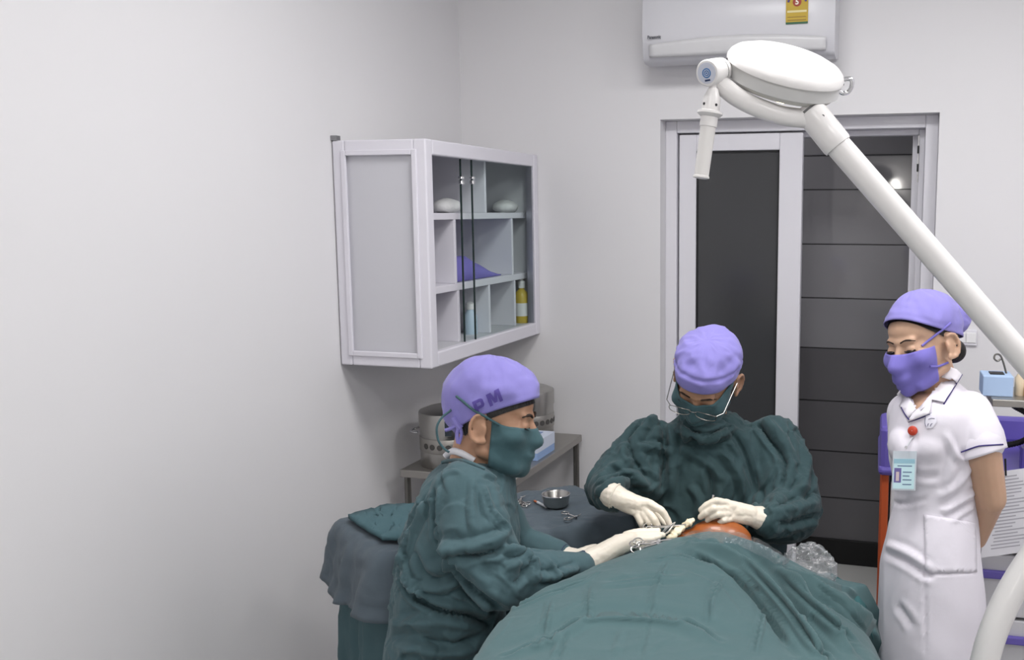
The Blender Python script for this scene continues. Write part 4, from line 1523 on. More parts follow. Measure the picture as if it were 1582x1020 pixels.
# gloves and cuffs
d = 2.33
glove('glove', [
    [(985, 828, d + .03, 11), (1002, 826, d + .04, 9.4), (1014, 826, d + .045, 8.4), (1024, 827, d + .05, 7.5)],
    [(984, 834, d + .02, 11), (1000, 834, d + .025, 9.4), (1010, 832, d + .03, 8.4), (1018, 829, d + .035, 7.5)],
    [(981, 838, d + .02, 10), (995, 840, d + .02, 9), (1004, 838, d + .025, 8), (1011, 834, d + .03, 7.2)],
    [(976, 841, d + .02, 9.5), (987, 845, d + .02, 8.2), (995, 844, d + .02, 7.5), (1001, 841, d + .025, 6.8)],
    [(968, 828, d + .04, 12), (988, 822, d + .055, 10), (1003, 821, d + .06, 8.6), (1016, 820, d + .06, 7.6)]],
    [((903, 872, d - .04, 33), (930, 857, d - .02, 27)), ((930, 857, d - .02, 27), (955, 842, d, 25)), ((955, 842, d, 25), (975, 834, d + .02, 19)), ((955, 838, d, 20), (985, 829, d + .03, 12)), ((958, 846, d, 20), (980, 838, d + .02, 13))], M_glove, asn)
ring_at(P(903, 872, d - .04), P(930, 857, d - .02), -.3, .0325, .0026, 'cuff_roll', M_glove, asn)
MB().tube([P(884, 880, 2.262), P(900, 874, 2.285), P(908, 870, 2.295)], [.037, .0345, .033], 20).build('knit_cuff', M_cuff, asn, True)
glove('glove', [
    [(905, 858, 2.44, 10), (925, 852, 2.44, 9), (940, 848, 2.44, 8)], [(905, 862, 2.43, 10), (926, 858, 2.43, 9), (942, 853, 2.43, 8)], [(903, 866, 2.42, 10), (922, 864, 2.42, 9), (938, 859, 2.42, 8)],
    [(900, 870, 2.42, 9), (916, 870, 2.42, 8), (930, 866, 2.42, 7)], [(890, 856, 2.45, 11), (908, 848, 2.46, 9), (920, 845, 2.46, 8)]],
    [((872, 862, 2.43, 30), (888, 862, 2.43, 25)), ((888, 862, 2.43, 23), (904, 862, 2.43, 16))], M_glove, asn)
MB().tube([P(850, 856, 2.44), P(866, 860, 2.435), P(874, 861, 2.43)], [.038, .035, .033], 20).build('knit_cuff', M_cuff, asn, True)

# ------------------------------------------------------------------ NURSE (right, standing, hands behind her back)
DN = 2.45
c2 = P(1440, 950, DN)
ns = empty('person', (c2.x, c2.y, 0), 'person in white short-sleeved uniform with lilac cap, mask and identity card standing beside the door', 'person')
hN = Head(P(1426, 533, DN), (-VR * .84 - VF * .52 - VU * .17), (VU * .98 - VR * .13), 1.0)
neckN = [hN.cap_((0, -.025, -.04), .047, (0, -.046, -.15), .042), hN.cap_((0, -.005, -.08), .040, (0, -.045, -.16), .042)]
coreN = hN.core()
hN.surface(coreN + hN.face())
bodyN = coreN + hN.face() + hN.ear(1) + hN.ear(-1) + neckN + [
    sections([sec(1440, 606, DN, 30, .05), sec(1442, 622, DN, 46, .10), sec(1444, 645, DN, 52, .108), sec(1444, 720, DN, 54, .09), sec(1444, 780, DN, 50, .085), sec(1438, 880, DN, 62, .10), to_floor(1438, 930, DN, .66, 62, .10)], 24),
    cap_px((1502, 640, 2.40, .046), (1518, 700, 2.36, .047)), cap_px((1518, 700, 2.36, .047), (1530, 770, 2.38, .040)), cap_px((1530, 770, 2.38, .038), (1508, 832, 2.50, .028)), cap_px((1508, 832, 2.50, .027), (1480, 848, 2.57, .022)),
    cap_px((1400, 640, 2.52, .044), (1415, 760, 2.64, .040)), cap_px((1415, 760, 2.64, .038), (1470, 845, 2.60, .026)), cap_px((1470, 845, 2.60, .026), (1490, 852, 2.59, .022)),
] + legs(c2, VR, -fwH, .052, .66, -VR)
for k in range(4):     # fingers clasped behind the back
    bodyN += [cap_px((1482, 848 + k * 5, 2.595, .009), (1462, 852 + k * 5, 2.61, .008)), cap_px((1488, 850 + k * 5, 2.615, .009), (1506, 852 + k * 5, 2.61, .008))]
merge('body', bodyN, .0045, 2, M_skin2, ns)
shoes(c2, VR, .055, -VR, M_shoe, ns)
dr = [sections([sec(1452, 590, DN + .02, 26, .045), sec(1450, 604, DN + .01, 44, .075), sec(1450, 622, DN, 64, .115), sec(1446, 660, DN, 70, .125), sec(1443, 710, DN, 67, .115), sec(1446, 770, DN, 61, .105), sec(1442, 815, DN, 66, .12), sec(1438, 865, DN, 74, .135), sec(1439, 930, DN, 79, .14), sec(1437, 1020, DN, 82, .14), to_floor(1437, 1020, DN, .46, 82, .14)], 44),
      ellipsoid(P(1402, 690, DN - .045), (VR * .050, fwH * .06, VU * .055)), ellipsoid(P(1440, 688, DN - .075), (VR * .055, fwH * .05, VU * .05)),
      cap_px((1496, 640, 2.41, .060), (1512, 668, 2.375, .057)), cap_px((1512, 668, 2.375, .057), (1518, 682, 2.365, .056)), cap_px((1402, 640, 2.53, .055), (1405, 690, 2.56, .052))]
gN = merge('uniform_dress', dr, .0065, 8, M_dress, ns)
# the sleeve ends in an open cuff
sa, sb = P(1509, 655, 2.378), P(1519, 703, 2.362)
ax = (sb - sa).normalized()
su = (VR - ax * VR.dot(ax)).normalized()
sv = ax.cross(su)
rows = []
for i in range(13):
    t = i / 12
    c_ = sa.lerp(sb, t)
    r = .047 + .0115 * min(1, t * 1.8)
    rows.append([c_ + ax * (.010 * math.cos(a) * -1 * t) + (su * math.cos(a) + sv * math.sin(a)) * (r + .0012 * math.sin(5 * a) * t) for a in [2 * math.pi * k / 40 for k in range(40)]])
slv = MB().grid(rows, True).build('sleeve', M_dress, ns, True)
solidify(slv, .003, 0)
baked(slv)
folds(gN, [
    ([(1506, 760), (1480, 778), (1455, 792)], .010, .008), ([(1504, 782), (1488, 792), (1470, 806)], .009, .006), ([(1368, 855), (1400, 868), (1427, 885), (1442, 890)], .012, -.009), ([(1370, 842), (1400, 853), (1432, 875)], .012, .007),
    ([(1430, 770), (1400, 778), (1380, 776)], .008, -.005), ([(1427, 849), (1429, 930), (1430, 1014)], .005, -.004), ([(1385, 935), (1402, 955), (1410, 970)], .014, -.007), ([(1462, 670), (1475, 700), (1488, 712)], .010, .007),
    ([(1478, 690), (1470, 730), (1462, 760)], .012, .006), ([(1395, 720), (1420, 735), (1450, 735)], .012, -.006), ([(1440, 886), (1470, 886), (1508, 884)], .005, -.004), ([(1500, 720), (1480, 750), (1450, 770)], .012, .007)], dflt=2.45)
crumple(gN, .0020, 10, (1, 1, .6), seed=4)
# open neck of the uniform
VNECK = [(1400, 590), (1444, 560), (1468, 560), (1446, 600), (1424, 633), (1416, 633), (1408, 612)]


def inside(x, y, poly):
    c = False
    for (x1_, y1_), (x2_, y2_) in zip(poly, poly[1:] + poly[:1]):
        if (y1_ > y) != (y2_ > y) and x < (x2_ - x1_) * (y - y1_) / (y2_ - y1_) + x1_:
            c = not c
    return c


bm = bmesh.new()
bm.from_mesh(gN.data)
cut = []
for f_ in bm.faces:
    qx, qy, qd = to_px(f_.calc_center_median())
    if qd < DN + .03 and inside(qx, qy, VNECK):
        cut.append(f_)
bmesh.ops.delete(bm, geom=cut, context='FACES')
bm.to_mesh(gN.data)
bm.free()
shell(hN, 'hair', M_hair, ns, 31, -10, -50, .003, oc=(0, -.012, .02), wr=.001, thick=0)
bun = merge('hair_bun', [hN.ell((0, -.105, -.035), (.040, .030, .034)), hN.ell((0, -.085, -.02), (.045, .03, .03))], .004, 4, M_hair, ns)
capN = shell(hN, 'cap', M_cap, ns, 29, 2, -16, .006, puff=lambda t, az, e: .022 * max(0, math.sin(e)) + .010 * max(0, -math.cos(az)) * (1 - t), wr=.0032, seed=21, freq=18)
pf = merge('cap_bun_pouch', [hN.ell((0, -.124, .052), (.050, .044, .046)), hN.ell((0, -.098, .040), (.048, .034, .042))], .004, 5, M_cap, ns)
crumple(pf, .003, 24, seed=6)
face_mask(hN, 'mask', M_cap2, ns, 64, lambda a: (12 + 10 * a * a, -74 + 30 * a), .006, bulge=lambda x, v: .016 * (1 - abs(x)) ** .8 * math.sin(math.pi * min(1, v * 1.1 + .1)), seed=5, wr=.0006)
bN = bvh_of([c for c in ns.children if c.type == 'MESH'])
cord('mask_strap', bN, [(1424, 535), (1438, 523), (1455, 510), (1468, 499)], .0032, M_cap2, ns, .002, 8)
cord('mask_strap', bN, [(1436, 566), (1450, 566), (1464, 561)], .003, M_cap2, ns, .002, 8)
M_eye = mat('dark_eye', (30, 22, 20), .2, vary=.05)
for i in (-1, 1):
    hN.ell((i * .0325, .0862, -.004), (.0125, .006, .0048)).build('eye', M_eye, ns, True)
    MB().tube(catmull([hN.L(i * .019, .0885, -.003), hN.L(i * .033, .0895, -.006), hN.L(i * .048, .081, -.001)], 4), .0022, 6).build('eyelashes', M_hair, ns, True)
    MB().tube(catmull([hN.L(i * .012, .0925, .020), hN.L(i * .030, .0900, .026), hN.L(i * .050, .077, .022)], 5), [.0018] * 5 + [.0024] * 3 + [.0012] * 3, 6).build('eyebrow', M_brow, ns, True)
bD = bvh_of([gN, slv])
bDN = bvh_of([gN, slv] + [c for c in ns.children if c.name.startswith('body')])
M_collar = mat('white_collar_cotton', (234, 230, 237), .8, vary=.012, vscale=18, weave=.25)
patch('collar', bD, [(1466, 566), (1478, 571), (1486, 579), (1472, 602), (1458, 625), (1440, 621), (1424, 636), (1418, 630), (1440, 604)], M_collar, ns, .008, .003)
patch('lapel', bDN, [(1440, 621), (1437, 640), (1404, 653), (1412, 640), (1424, 630), (1434, 618)], M_collar, ns, .006, .003)
patch('collar', bD, [(1390, 604), (1400, 606), (1409, 622), (1416, 634), (1405, 648), (1392, 629), (1401, 614), (1386, 610)], M_collar, ns, .006, .003)
bAll = bvh_of([c for c in ns.children if c.type == 'MESH' and c.name.split('.')[0] in ('uniform_dress', 'sleeve', 'collar', 'lapel')])
for pts in ([(1486, 579), (1472, 602), (1458, 625)], [(1437, 640), (1420, 647), (1404, 652)], [(1393, 630), (1398, 640), (1405, 649)], [(1484, 699), (1512, 689), (1549, 687)], [(1428, 817), (1468, 832), (1504, 831)]):
    cord('piping', bAll, pts, .0020, M_navy, ns, .001, 6, 2.45, curve=False)
patch('pocket', bD, [(1428, 795), (1506, 808), (1508, 884), (1440, 886), (1430, 880)], M_dress, ns, .002, .003)
# embroidered crest on the chest
cr = patch('crest', bD, [(1431, 640), (1438, 637), (1447, 639), (1447, 652), (1441, 661), (1432, 662), (1428, 655)], mat('crest_white', (224, 222, 232), .8, vary=.02), ns, .0022, 0)
bC = bvh_of([cr])
M_crest = mat('crest_thread', (120, 118, 140), .8, vary=.05)
cord('crest_edge', bC, [(1431, 640), (1438, 637), (1447, 639), (1447, 652), (1441, 661), (1432, 662), (1428, 655), (1431, 640)], .0008, M_crest, cr, .001, 5, curve=False)
for pts in ([(1433, 659), (1433, 653), (1436, 653), (1436, 656), (1433, 656)], [(1437, 659), (1438, 652), (1440, 656), (1442, 652), (1443, 658)], [(1434, 648), (1439, 643), (1444, 647)]):
    cord('crest_stitch', bC, pts, .0008, M_crest, cr, .001, 5, curve=False)
# badge reel and identity card
rq = cast(bD, 1412, 666, .008)
rd = (EYE - rq).normalized()
rd = (rd - VR * .35).normalized()
br = empty('identity_card', tuple(cast(bD, 1400, 725, .006)), 'identity card in clear holder hanging from a red reel on the white uniform', 'badge')
MB().lathe([(.0118, -.004), (.0122, .0), (.0118, .003), (.009, .005), (.001, .0055)], rq, rd, 28, True).build('reel', mat('red_reel_plastic', (188, 62, 38), .35, vary=.03), br, True, auto=60)
k0 = P(1410, 675, to_px(rq)[2])
k1 = cast(bD, 1401, 692, .010)
MB().tube([k0, k1], .0022, 6).build('strap', mat('clear_strap', (196, 198, 204), .3, vary=.03), br, True)
MB().lathe([(.004, -.002), (.004, .002)], k1, rd, 12).build('press_stud', M_chrome, br, True)
dc = to_px(cast(bD, 1398, 720, .012))[2]
c00, c10, c01 = P(1378.5, 756, dc - .004), P(1413, 757, dc - .03), P(1381, 697, dc - .002)
ux, uy = (c10 - c00), (c01 - c00)
un = ux.cross(uy).normalized()
if un.dot(EYE - c00) < 0:
    un = -un


def card(nm, u0, v0, u1, v1, lift, th, m, par):
    c = c00 + ux * ((u0 + u1) / 2) + uy * ((v0 + v1) / 2) + un * lift
    return MB().obox(c, ux * ((u1 - u0) / 2), uy * ((v1 - v0) / 2), un * th).build(nm, m, par)


hold = card('card_holder', -.03, -.02, 1.03, 1.0, 0, .0012, mat('clear_holder', (196, 204, 212), .2, vary=.02), br)
cd = card('card_face', .03, .02, .97, .80, .0014, .0005, mat('card_pale_blue', (196, 226, 232), .5, vary=.03), br)
card('card_header', .03, .68, .97, .80, .0019, .0003, mat('card_header_blue', (150, 190, 205), .5, vary=.03), cd)
card('card_photo', .06, .18, .38, .56, .0019, .0003, mat('card_photo_violet', (112, 104, 160), .5, vary=.15, vscale=120), cd)
card('photo_portrait', .15, .22, .29, .46, .0023, .0003, mat('card_portrait', (206, 190, 190), .5, vary=.05), cd)
for v in (.60, .44, .34, .24, .12):
    card('print_line', .45 if v < .55 else .2, v, .85 if v != .34 else .75, v + .028, .0019, .0002, mat('card_print', (96, 120, 150), .6, vary=.02), cd)
# ================================================================== OPERATING TABLE, PATIENT AND DRAPE
rows_px = [   # depth, points across the mound from left to right (near rows first)
    (1.40, [(585, 1250), (640, 1195), (800, 1180), (960, 1170), (1090, 1168), (1230, 1178), (1340, 1200), (1440, 1240), (1490, 1290)]),
    (1.60, [(672, 1110), (700, 1082), (800, 1068), (950, 1058), (1085, 1056), (1210, 1066), (1310, 1088), (1400, 1125), (1430, 1165)]),
    (1.75, [(715, 1050), (735, 1024), (810, 1008), (945, 1000), (1085, 998), (1200, 1008), (1300, 1030), (1375, 1065), (1398, 1100)]),
    (1.90, [(758, 985), (775, 962), (835, 948), (950, 938), (1085, 935), (1190, 948), (1280, 975), (1345, 1008), (1368, 1040)]),
    (2.05, [(820, 928), (838, 912), (890, 900), (985, 888), (1090, 882), (1185, 900), (1258, 928), (1318, 962), (1345, 992)]),
    (2.20, [(895, 892), (910, 880), (955, 866), (1030, 851), (1100, 847), (1172, 862), (1240, 892), (1298, 925), (1326, 950)]),
    (2.32, [(958, 870), (972, 858), (1005, 845), (1058, 829), (1108, 824), (1160, 838), (1218, 866), (1278, 900), (1312, 925)]),
    (2.39, [(992, 862), (1003, 853), (1028, 843), (1068, 833), (1110, 829), (1158, 841), (1210, 863), (1268, 892), (1310, 912)]),
    (2.45, [(1000, 872), (1012, 862), (1036, 856), (1072, 850), (1112, 848), (1156, 856), (1206, 870), (1275, 890), (1338, 905)]),
]
tops = []
for d, pts in rows_px:
    tops.append(catmull([P(a, b, d) for a, b in pts], 9))
ncol = len(tops[0])
# smooth along the length
cols = [catmull([tops[i][k] for i in range(len(tops))], 9) for k in range(ncol)]
nrow = len(cols[0])
rows = []
for i in range(nrow):
    row = [cols[k][i] for k in range(ncol)]
    L, Rr = row[0], row[-1]
    outl = (row[0] - row[2]).normalized()
    outr = (row[-1] - row[-3]).normalized()
    ol = Vector((outl.x, outl.y, 0)).normalized() if Vector((outl.x, outl.y, 0)).length > 1e-4 else -VR
    orr = Vector((outr.x, outr.y, 0)).normalized() if Vector((outr.x, outr.y, 0)).length > 1e-4 else VR
    nh = 22
    left, right = [], []
    for j in range(1, nh + 1):
        t = j / nh
        fold = .022 * t * math.sin(i * .55 + 1.2 * math.sin(i * .13)) + .01 * t * noise.noise(Vector((i * .2, t * 2, 0)))
        zl = L.z - (L.z - .32) * t
        left.append(Vector((L.x, L.y, zl)) + ol * (.035 * math.sin(min(1, t * 4) * math.pi / 2) + .03 * t + fold))
        zr = Rr.z - (Rr.z - .32) * t
        right.append(Vector((Rr.x, Rr.y, zr)) + orr * (.035 * math.sin(min(1, t * 4) * math.pi / 2) + .03 * t + fold))
    rows.append(left[::-1] + row + right)
# near end hangs down too
first = rows[0]
fr = []
for j in range(14, 0, -1):
    t = j / 14
    fr.append([p + (-fwH) * (.04 + .03 * t + .02 * t * math.sin(k * .5)) + Vector((0, 0, -(max(p.z, .33) - .32) * t)) for k, p in enumerate(first)])
rows = fr + rows
drp = MB().grid(rows).build('surgical_drape', M_drape, None, True, auto=180)
if sum(p.normal.z for p in drp.data.polygons) < 0:
    drp.data.flip_normals()
md = drp.modifiers.new('sub', 'SUBSURF')
md.levels = md.render_levels = 2
baked(drp)
folds(drp, [
    ([(776, 1014), (849, 988), (909, 955), (995, 953), (1060, 965), (1115, 995)], .022, .006), ([(930, 905), (1000, 896), (1060, 894)], .016, .008),
    ([(909, 910), (907, 953)], .008, .003), ([(1030, 867), (1012, 910), (1004, 949)], .008, .003), ([(1115, 893), (1098, 923), (1094, 962)], .008, .003), ([(1182, 928), (1163, 1009)], .008, .003), ([(849, 930), (838, 985)], .008, .003), ([(960, 975), (950, 1015)], .008, .003),
    ([(1060, 842), (1133, 872), (1184, 919), (1236, 984), (1262, 1018)], .026, .030), ([(1075, 858), (1128, 885), (1170, 925), (1215, 990)], .010, -.016), ([(1133, 836), (1184, 872), (1236, 932), (1313, 1014)], .026, .034), ([(1150, 866), (1200, 918), (1255, 990), (1280, 1018)], .010, -.022),
    ([(1206, 876), (1262, 919), (1330, 962), (1362, 1009)], .024, .028), ([(1195, 885), (1250, 935), (1318, 990)], .010, -.020), ([(1062, 845), (1075, 838), (1110, 836)], .010, .006), ([(1240, 885), (1285, 905), (1320, 915)], .010, .008)], dflt=2.1, scale=1.0)
tucks(drp, [([(776, 1014), (849, 988), (909, 953), (995, 950), (1060, 962), (1115, 992)], .016, -.020), ([(999, 868), (1030, 862), (1055, 861), (1098, 874)], .012, -.014),
            ([(930, 905), (1000, 897), (1060, 894)], .014, -.007), ([(1060, 842), (1133, 880), (1180, 926), (1228, 990), (1250, 1018)], .014, -.014), ([(1133, 838), (1178, 880), (1228, 940), (1300, 1014)], .014, -.014),
            ([(1206, 880), (1255, 925), (1322, 970), (1355, 1012)], .012, -.012), ([(780, 947), (849, 917), (926, 887)], .016, -.016), ([(909, 910), (907, 953)], .006, .006), ([(1030, 867), (1012, 910), (1004, 949)], .007, .006),
            ([(1115, 893), (1098, 923), (1094, 962)], .007, .007), ([(1182, 928), (1163, 1009)], .007, .007), ([(849, 930), (838, 985)], .007, .006), ([(1040, 880), (1080, 890), (1120, 915), (1150, 960)], .012, -.005), ([(862, 985), (850, 1018)], .007, .007)], 2.1)
folds(drp, [([(776, 1014), (849, 988), (909, 953), (995, 950), (1060, 962), (1115, 992)], .006, -.014), ([(999, 868), (1030, 862), (1055, 861), (1098, 874)], .005, -.011), ([(780, 947), (849, 917), (926, 887)], .006, -.010),
            ([(1075, 860), (1128, 888), (1172, 930), (1216, 992)], .006, -.012), ([(1150, 868), (1200, 920), (1255, 992), (1278, 1018)], .006, -.014), ([(1200, 886), (1252, 934), (1318, 988)], .006, -.012), ([(1260, 905), (1300, 935), (1335, 975)], .005, -.010),
            ([(909, 905), (907, 953)], .004, -.006), ([(1030, 867), (1012, 910), (1004, 949)], .004, -.006), ([(1115, 893), (1098, 923), (1094, 962)], .004, -.007), ([(1182, 928), (1163, 1009)], .004, -.007), ([(849, 930), (838, 985)], .004, -.006), ([(878, 975), (862, 1018)], .004, -.006), ([(1004, 955), (990, 1018)], .004, -.004)], dflt=2.1)
random_tucks(drp, 40, 6, (.006, .012), (.0012, .003), (6, 16), keep=lambda c: c.z > .75, bias=(0, 0, 0), spread=1)
crumple(drp, .0022, 7, seed=3)
tag(drp, 'large teal surgical drape covering the patient in the foreground', 'drape')
solidify(drp, .0025, -1)

# cloth lying bunched over the arm board on the right
rows = []
for i in range(15):
    u = i / 14
    row = []
    for k in range(15):
        v = k / 14
        a = P(1262, 892, 2.47).lerp(P(1334, 893, 2.47), u)
        b = P(1290, 925, 2.36).lerp(P(1350, 960, 2.34), u)
        q = a.lerp(b, v)
        q += Vector((0, 0, .012 * math.sin(u * 7 + v * 2) * (1 - .5 * v) - .10 * max(0, u - .75) * 2))
        row.append(q)
    rows.append(row)
rows = [[r[0] + fwH * .015 + Vector((0, 0, -.09))] + r for r in rows]
o = MB().grid(rows).build('arm_board_cloth', mat('deep_teal_side_cloth', (52, 96, 99), .85, vary=.05, bump=.12, bscale=30, weave=.3), None, True, auto=180)
solidify(o, .003, 0)
tag(o, 'dark teal cloth bunched beyond the right edge of the large drape', 'cloth')

# operating table below
oc = P(1080, 1000, 2.0)
ot = empty('operating_table', (oc.x, oc.y, 0), 'operating table hidden below the large teal drape', 'table')
ax_l = Vector((math.sin(R_(4)) * 1, 1, 0)).normalized()
ax_l = Vector((VF.x, VF.y, 0)).normalized()
cc = P(1110, 1000, 1.98)
MB().obox((cc.x, cc.y, .66), VR * .24, ax_l * .44, (0, 0, .035)).build('table_top', mat('black_vinyl', (36, 36, 40), .5, vary=.05), ot, bevel=.01)
MB().obox((cc.x, cc.y, .35), VR * .07, ax_l * .09, (0, 0, .275)).build('column', M_steelw, ot, bevel=.006)
MB().obox((cc.x, cc.y, .05), VR * .2, ax_l * .34, (0, 0, .05)).build('base', M_steelw, ot, bevel=.01)

# patient: only the painted skin at the operating field shows
pt = empty('person', (cc.x, cc.y, .70), 'person lying under the teal drape with orange antiseptic painted skin showing', 'person')
M_iod = mat('iodine_painted_skin', (148, 80, 32), .38, vary=.08, vscale=30, bump=.05, bscale=90, sss=.08, coat=.2)
fc = P(1108, 826, 2.435)
pb = [ellipsoid(P(1110, 836, 2.425), (VR * .088, fwH * .05, VU * .056)), ellipsoid(P(1065, 846, 2.42), (VR * .06, fwH * .045, VU * .045)),
      sections([(Vector((cc.x, cc.y, .80)) + ax_l * .42, VR * .10, Vector((0, 0, .06))), (Vector((cc.x, cc.y, .80)) + ax_l * .2, VR * .17, Vector((0, 0, .085))), (Vector((cc.x, cc.y, .80)) - ax_l * .1, VR * .17, Vector((0, 0, .09))), (Vector((cc.x, cc.y, .79)) - ax_l * .4, VR * .15, Vector((0, 0, .08)))], 24)]
merge('body', pb, .006, 5, M_iod, pt)

# gauze at the field
M_gauze = mat('damp_gauze', (236, 224, 196), .8, vary=.05, vscale=40, bump=.3, bscale=90)
for k, (px, py, dd, r, lab) in enumerate(((1064, 808, 2.415, (.016, .012, .008), 'small cream gauze pad beside the fingertips on the orange skin'), (1047, 820, 2.40, (.020, .014, .010), 'cream gauze pad at the left end of the orange skin'),
                                          (1038, 829, 2.39, (.014, .012, .008), 'cream gauze pad touching the upright forceps'))):
    s = ellipsoid(P(px, py, dd), ((VR * .9 + VU * .35) * r[0], fwH * r[1], VU * r[2] * .8), 30, 18).build('gauze_pad', M_gauze, None, True)
    crumple(s, .0036, 50, seed=k, octaves=2)
    tag(s, lab, 'gauze', 'gauze pads at the operating field')

# clear plastic: sheet over the drape and bunched bag
M_clear = bpy.data.materials.new('clear_plastic')
M_clear.use_nodes = True
nt = M_clear.node_tree
nt.nodes.clear()
out = nt.nodes.new('ShaderNodeOutputMaterial')
tr = nt.nodes.new('ShaderNodeBsdfTransparent')
tr.inputs[0].default_value = (.93, .94, .95, 1)
gl = nt.nodes.new('ShaderNodeBsdfGlossy')
gl.inputs['Roughness'].default_value = .12
df = nt.nodes.new('ShaderNodeBsdfDiffuse')
df.inputs[0].default_value = (.8, .82, .84, 1)
lw = nt.nodes.new('ShaderNodeLayerWeight')
lw.inputs[0].default_value = .35
m1 = nt.nodes.new('ShaderNodeMixShader')
m2 = nt.nodes.new('ShaderNodeMixShader')
m1.inputs[0].default_value = .14
nzz = nt.nodes.new('ShaderNodeTexNoise')
nzz.inputs['Scale'].default_value = 45
bpz = nt.nodes.new('ShaderNodeBump')
bpz.inputs['Strength'].default_value = .6
bpz.inputs['Distance'].default_value = .006
nt.links.new(nzz.outputs['Fac'], bpz.inputs['Height'])
nt.links.new(bpz.outputs[0], gl.inputs['Normal'])
nt.links.new(tr.outputs[0], m1.inputs[1])
nt.links.new(df.outputs[0], m1.inputs[2])
nt.links.new(lw.outputs['Facing'], m2.inputs[0])
nt.links.new(m1.outputs[0], m2.inputs[1])
nt.links.new(gl.outputs[0], m2.inputs[2])
nt.links.new(m2.outputs[0], out.inputs[0])
bgc = P(1251, 877, 2.40)
bag = ellipsoid(bgc, (VR * .056, fwH * .045, VU * .046), 40, 26).build('plastic_bag', M_clear, None, True)
crumple(bag, .010, 26, seed=8, octaves=3)
crumple(bag, .004, 70, seed=9)
bag.data.polygons.foreach_set('use_smooth', [False] * len(bag.data.polygons))
tag(bag, 'crumpled clear plastic bag on the right slope of the drape', 'bag')
bDr = bvh_of([drp])
M_clear2 = M_clear.copy()
M_clear2.name = 'thin_clear_film'
for n_ in M_clear2.node_tree.nodes:
    if n_.type == 'LAYER_WEIGHT':
        n_.inputs[0].default_value = .12
    if n_.type == 'MIX_SHADER' and not n_.inputs[0].is_linked:
        n_.inputs[0].default_value = .05
sh = patch('plastic_sheet', bDr, [(1052, 826), (1075, 822), (1110, 821), (1160, 828), (1200, 850), (1222, 868), (1210, 880), (1180, 862), (1140, 846), (1100, 836), (1060, 836)], M_clear2, None, .006, .0, cuts=4, dflt=2.36)
crumple(sh, .004, 40, seed=4)
tag(sh, 'thin clear plastic sheet along the top edge of the drape', 'plastic sheet')

# ------------------------------------------------------------------ instruments at the field
M_instr = mat('surgical_steel', (196, 194, 190), .22, 1.0, vary=.03)


def scissors(name, tip, pivot, ra, rb, label, cat='scissors', lift=None):
    t = empty(name, tip, label, cat, 'ring-handled instruments')
    tip, pivot, ra, rb = Vector(tip), Vector(pivot), Vector(ra), Vector(rb)
    for a, s in ((ra, 1), (rb, -1)):
        ar = (pivot - a).normalized()
        n = ar.cross(ra - rb).normalized()
        sd = n.cross(ar)
        shp = MB()
        ring = [a + (ar * math.cos(x) * 1.25 + sd * math.sin(x)) * .0095 for x in [2 * math.pi * i / 20 for i in range(21)]]
        shp.tube(ring, .0017, 7)
        shp.tube([a + ar * .0115, pivot, tip + sd * .001 * s], [.0020, .0026, .0010], 8)
        shp.build('blade_half', M_instr, t, True)
    MB().lathe([(.004, -.0035), (.004, .0035)], pivot, (ra - pivot).cross(rb - pivot), 12).build('pivot_screw', M_chrome, t, True)
    return t


def pd(px, py, d):
    return P(px, py, d)


scissors('clamp', pd(1036, 837, 2.30), pd(1016, 840, 2.29), pd(980, 841, 2.275), pd(982, 849, 2.265), 'ring-handled steel clamp lying on the drape edge nearest the camera', 'clamp')
scissors('clamp', pd(1038, 833, 2.31), pd(1018, 836, 2.30), pd(986, 837, 2.29), pd(990, 843, 2.285), 'ring-handled steel clamp lying behind the nearer clamp', 'clamp')
# thumb forceps in the assistant's fingers
fo = empty('forceps', tuple(pd(1042, 808, 2.40)), 'steel thumb forceps held upright in the gloved fingers at the field', 'forceps')
for s in (-1, 1):
    MB().tube([pd(1012, 836, 2.385), pd(1030 + s * 2.5, 820 + s * 1.5, 2.385), pd(1043 + s * .6, 807, 2.40)], [.0022, .0032, .0010], 8).build('arm', M_instr, fo, True)
# needle holder from the surgeon's right hand to the field
scissors('needle_holder', pd(1060, 811, 2.405), pd(1040, 812.5, 2.40), pd(1001, 814, 2.40), pd(1003, 819, 2.395), 'steel needle holder in the left gloved hand pointing at the skin', 'needle holder')
sc = empty('scalpel_handle', tuple(pd(1100, 768, 2.41)), 'thin steel instrument tip standing out above the right gloved hand', 'instrument')
MB().tube([pd(1088, 800, 2.41), pd(1096, 780, 2.415), pd(1102, 767, 2.42)], [.0016, .0026, .0024], 8).build('shaft', M_instr, sc, True)
MB().lathe([(.0024, 0), (.0034, .002), (.0024, .004)], pd(1102, 767, 2.42), VU, 10).build('end_cap', M_chrome, sc, True)

# ================================================================== INSTRUMENT TABLE under two cloths
IZ = .86
iA, iC, iD = on_z(528, 806, IZ), on_z(884, 757, IZ), on_z(975, 800, IZ)
iB = iA + iD - iC
quad = [iA, iB, iD, iC]
ctr = (iA + iD) / 2
it = empty('instrument_table', (ctr.x, ctr.y, 0), 'narrow instrument table hidden below the grey-teal cloths', 'table')
eu, ev = (iD - iB).normalized(), (iA - iB).normalized()
lu_, lv_ = (iD - iB).length / 2, (iA - iB).length / 2
MB().obox((ctr.x, ctr.y, IZ - .03), eu * (lu_ - .02), ev * (lv_ - .02), (0, 0, .02)).build('table_top', M_steelw, it, bevel=.004)
for s1_ in (-1, 1):
    for s2_ in (-1, 1):
        q = ctr + eu * (lu_ - .05) * s1_ + ev * (lv_ - .05) * s2_
        MB().tube([(q.x, q.y, 0), (q.x, q.y, IZ - .05)], .0125, 10).build('leg', M_leg, it, True)


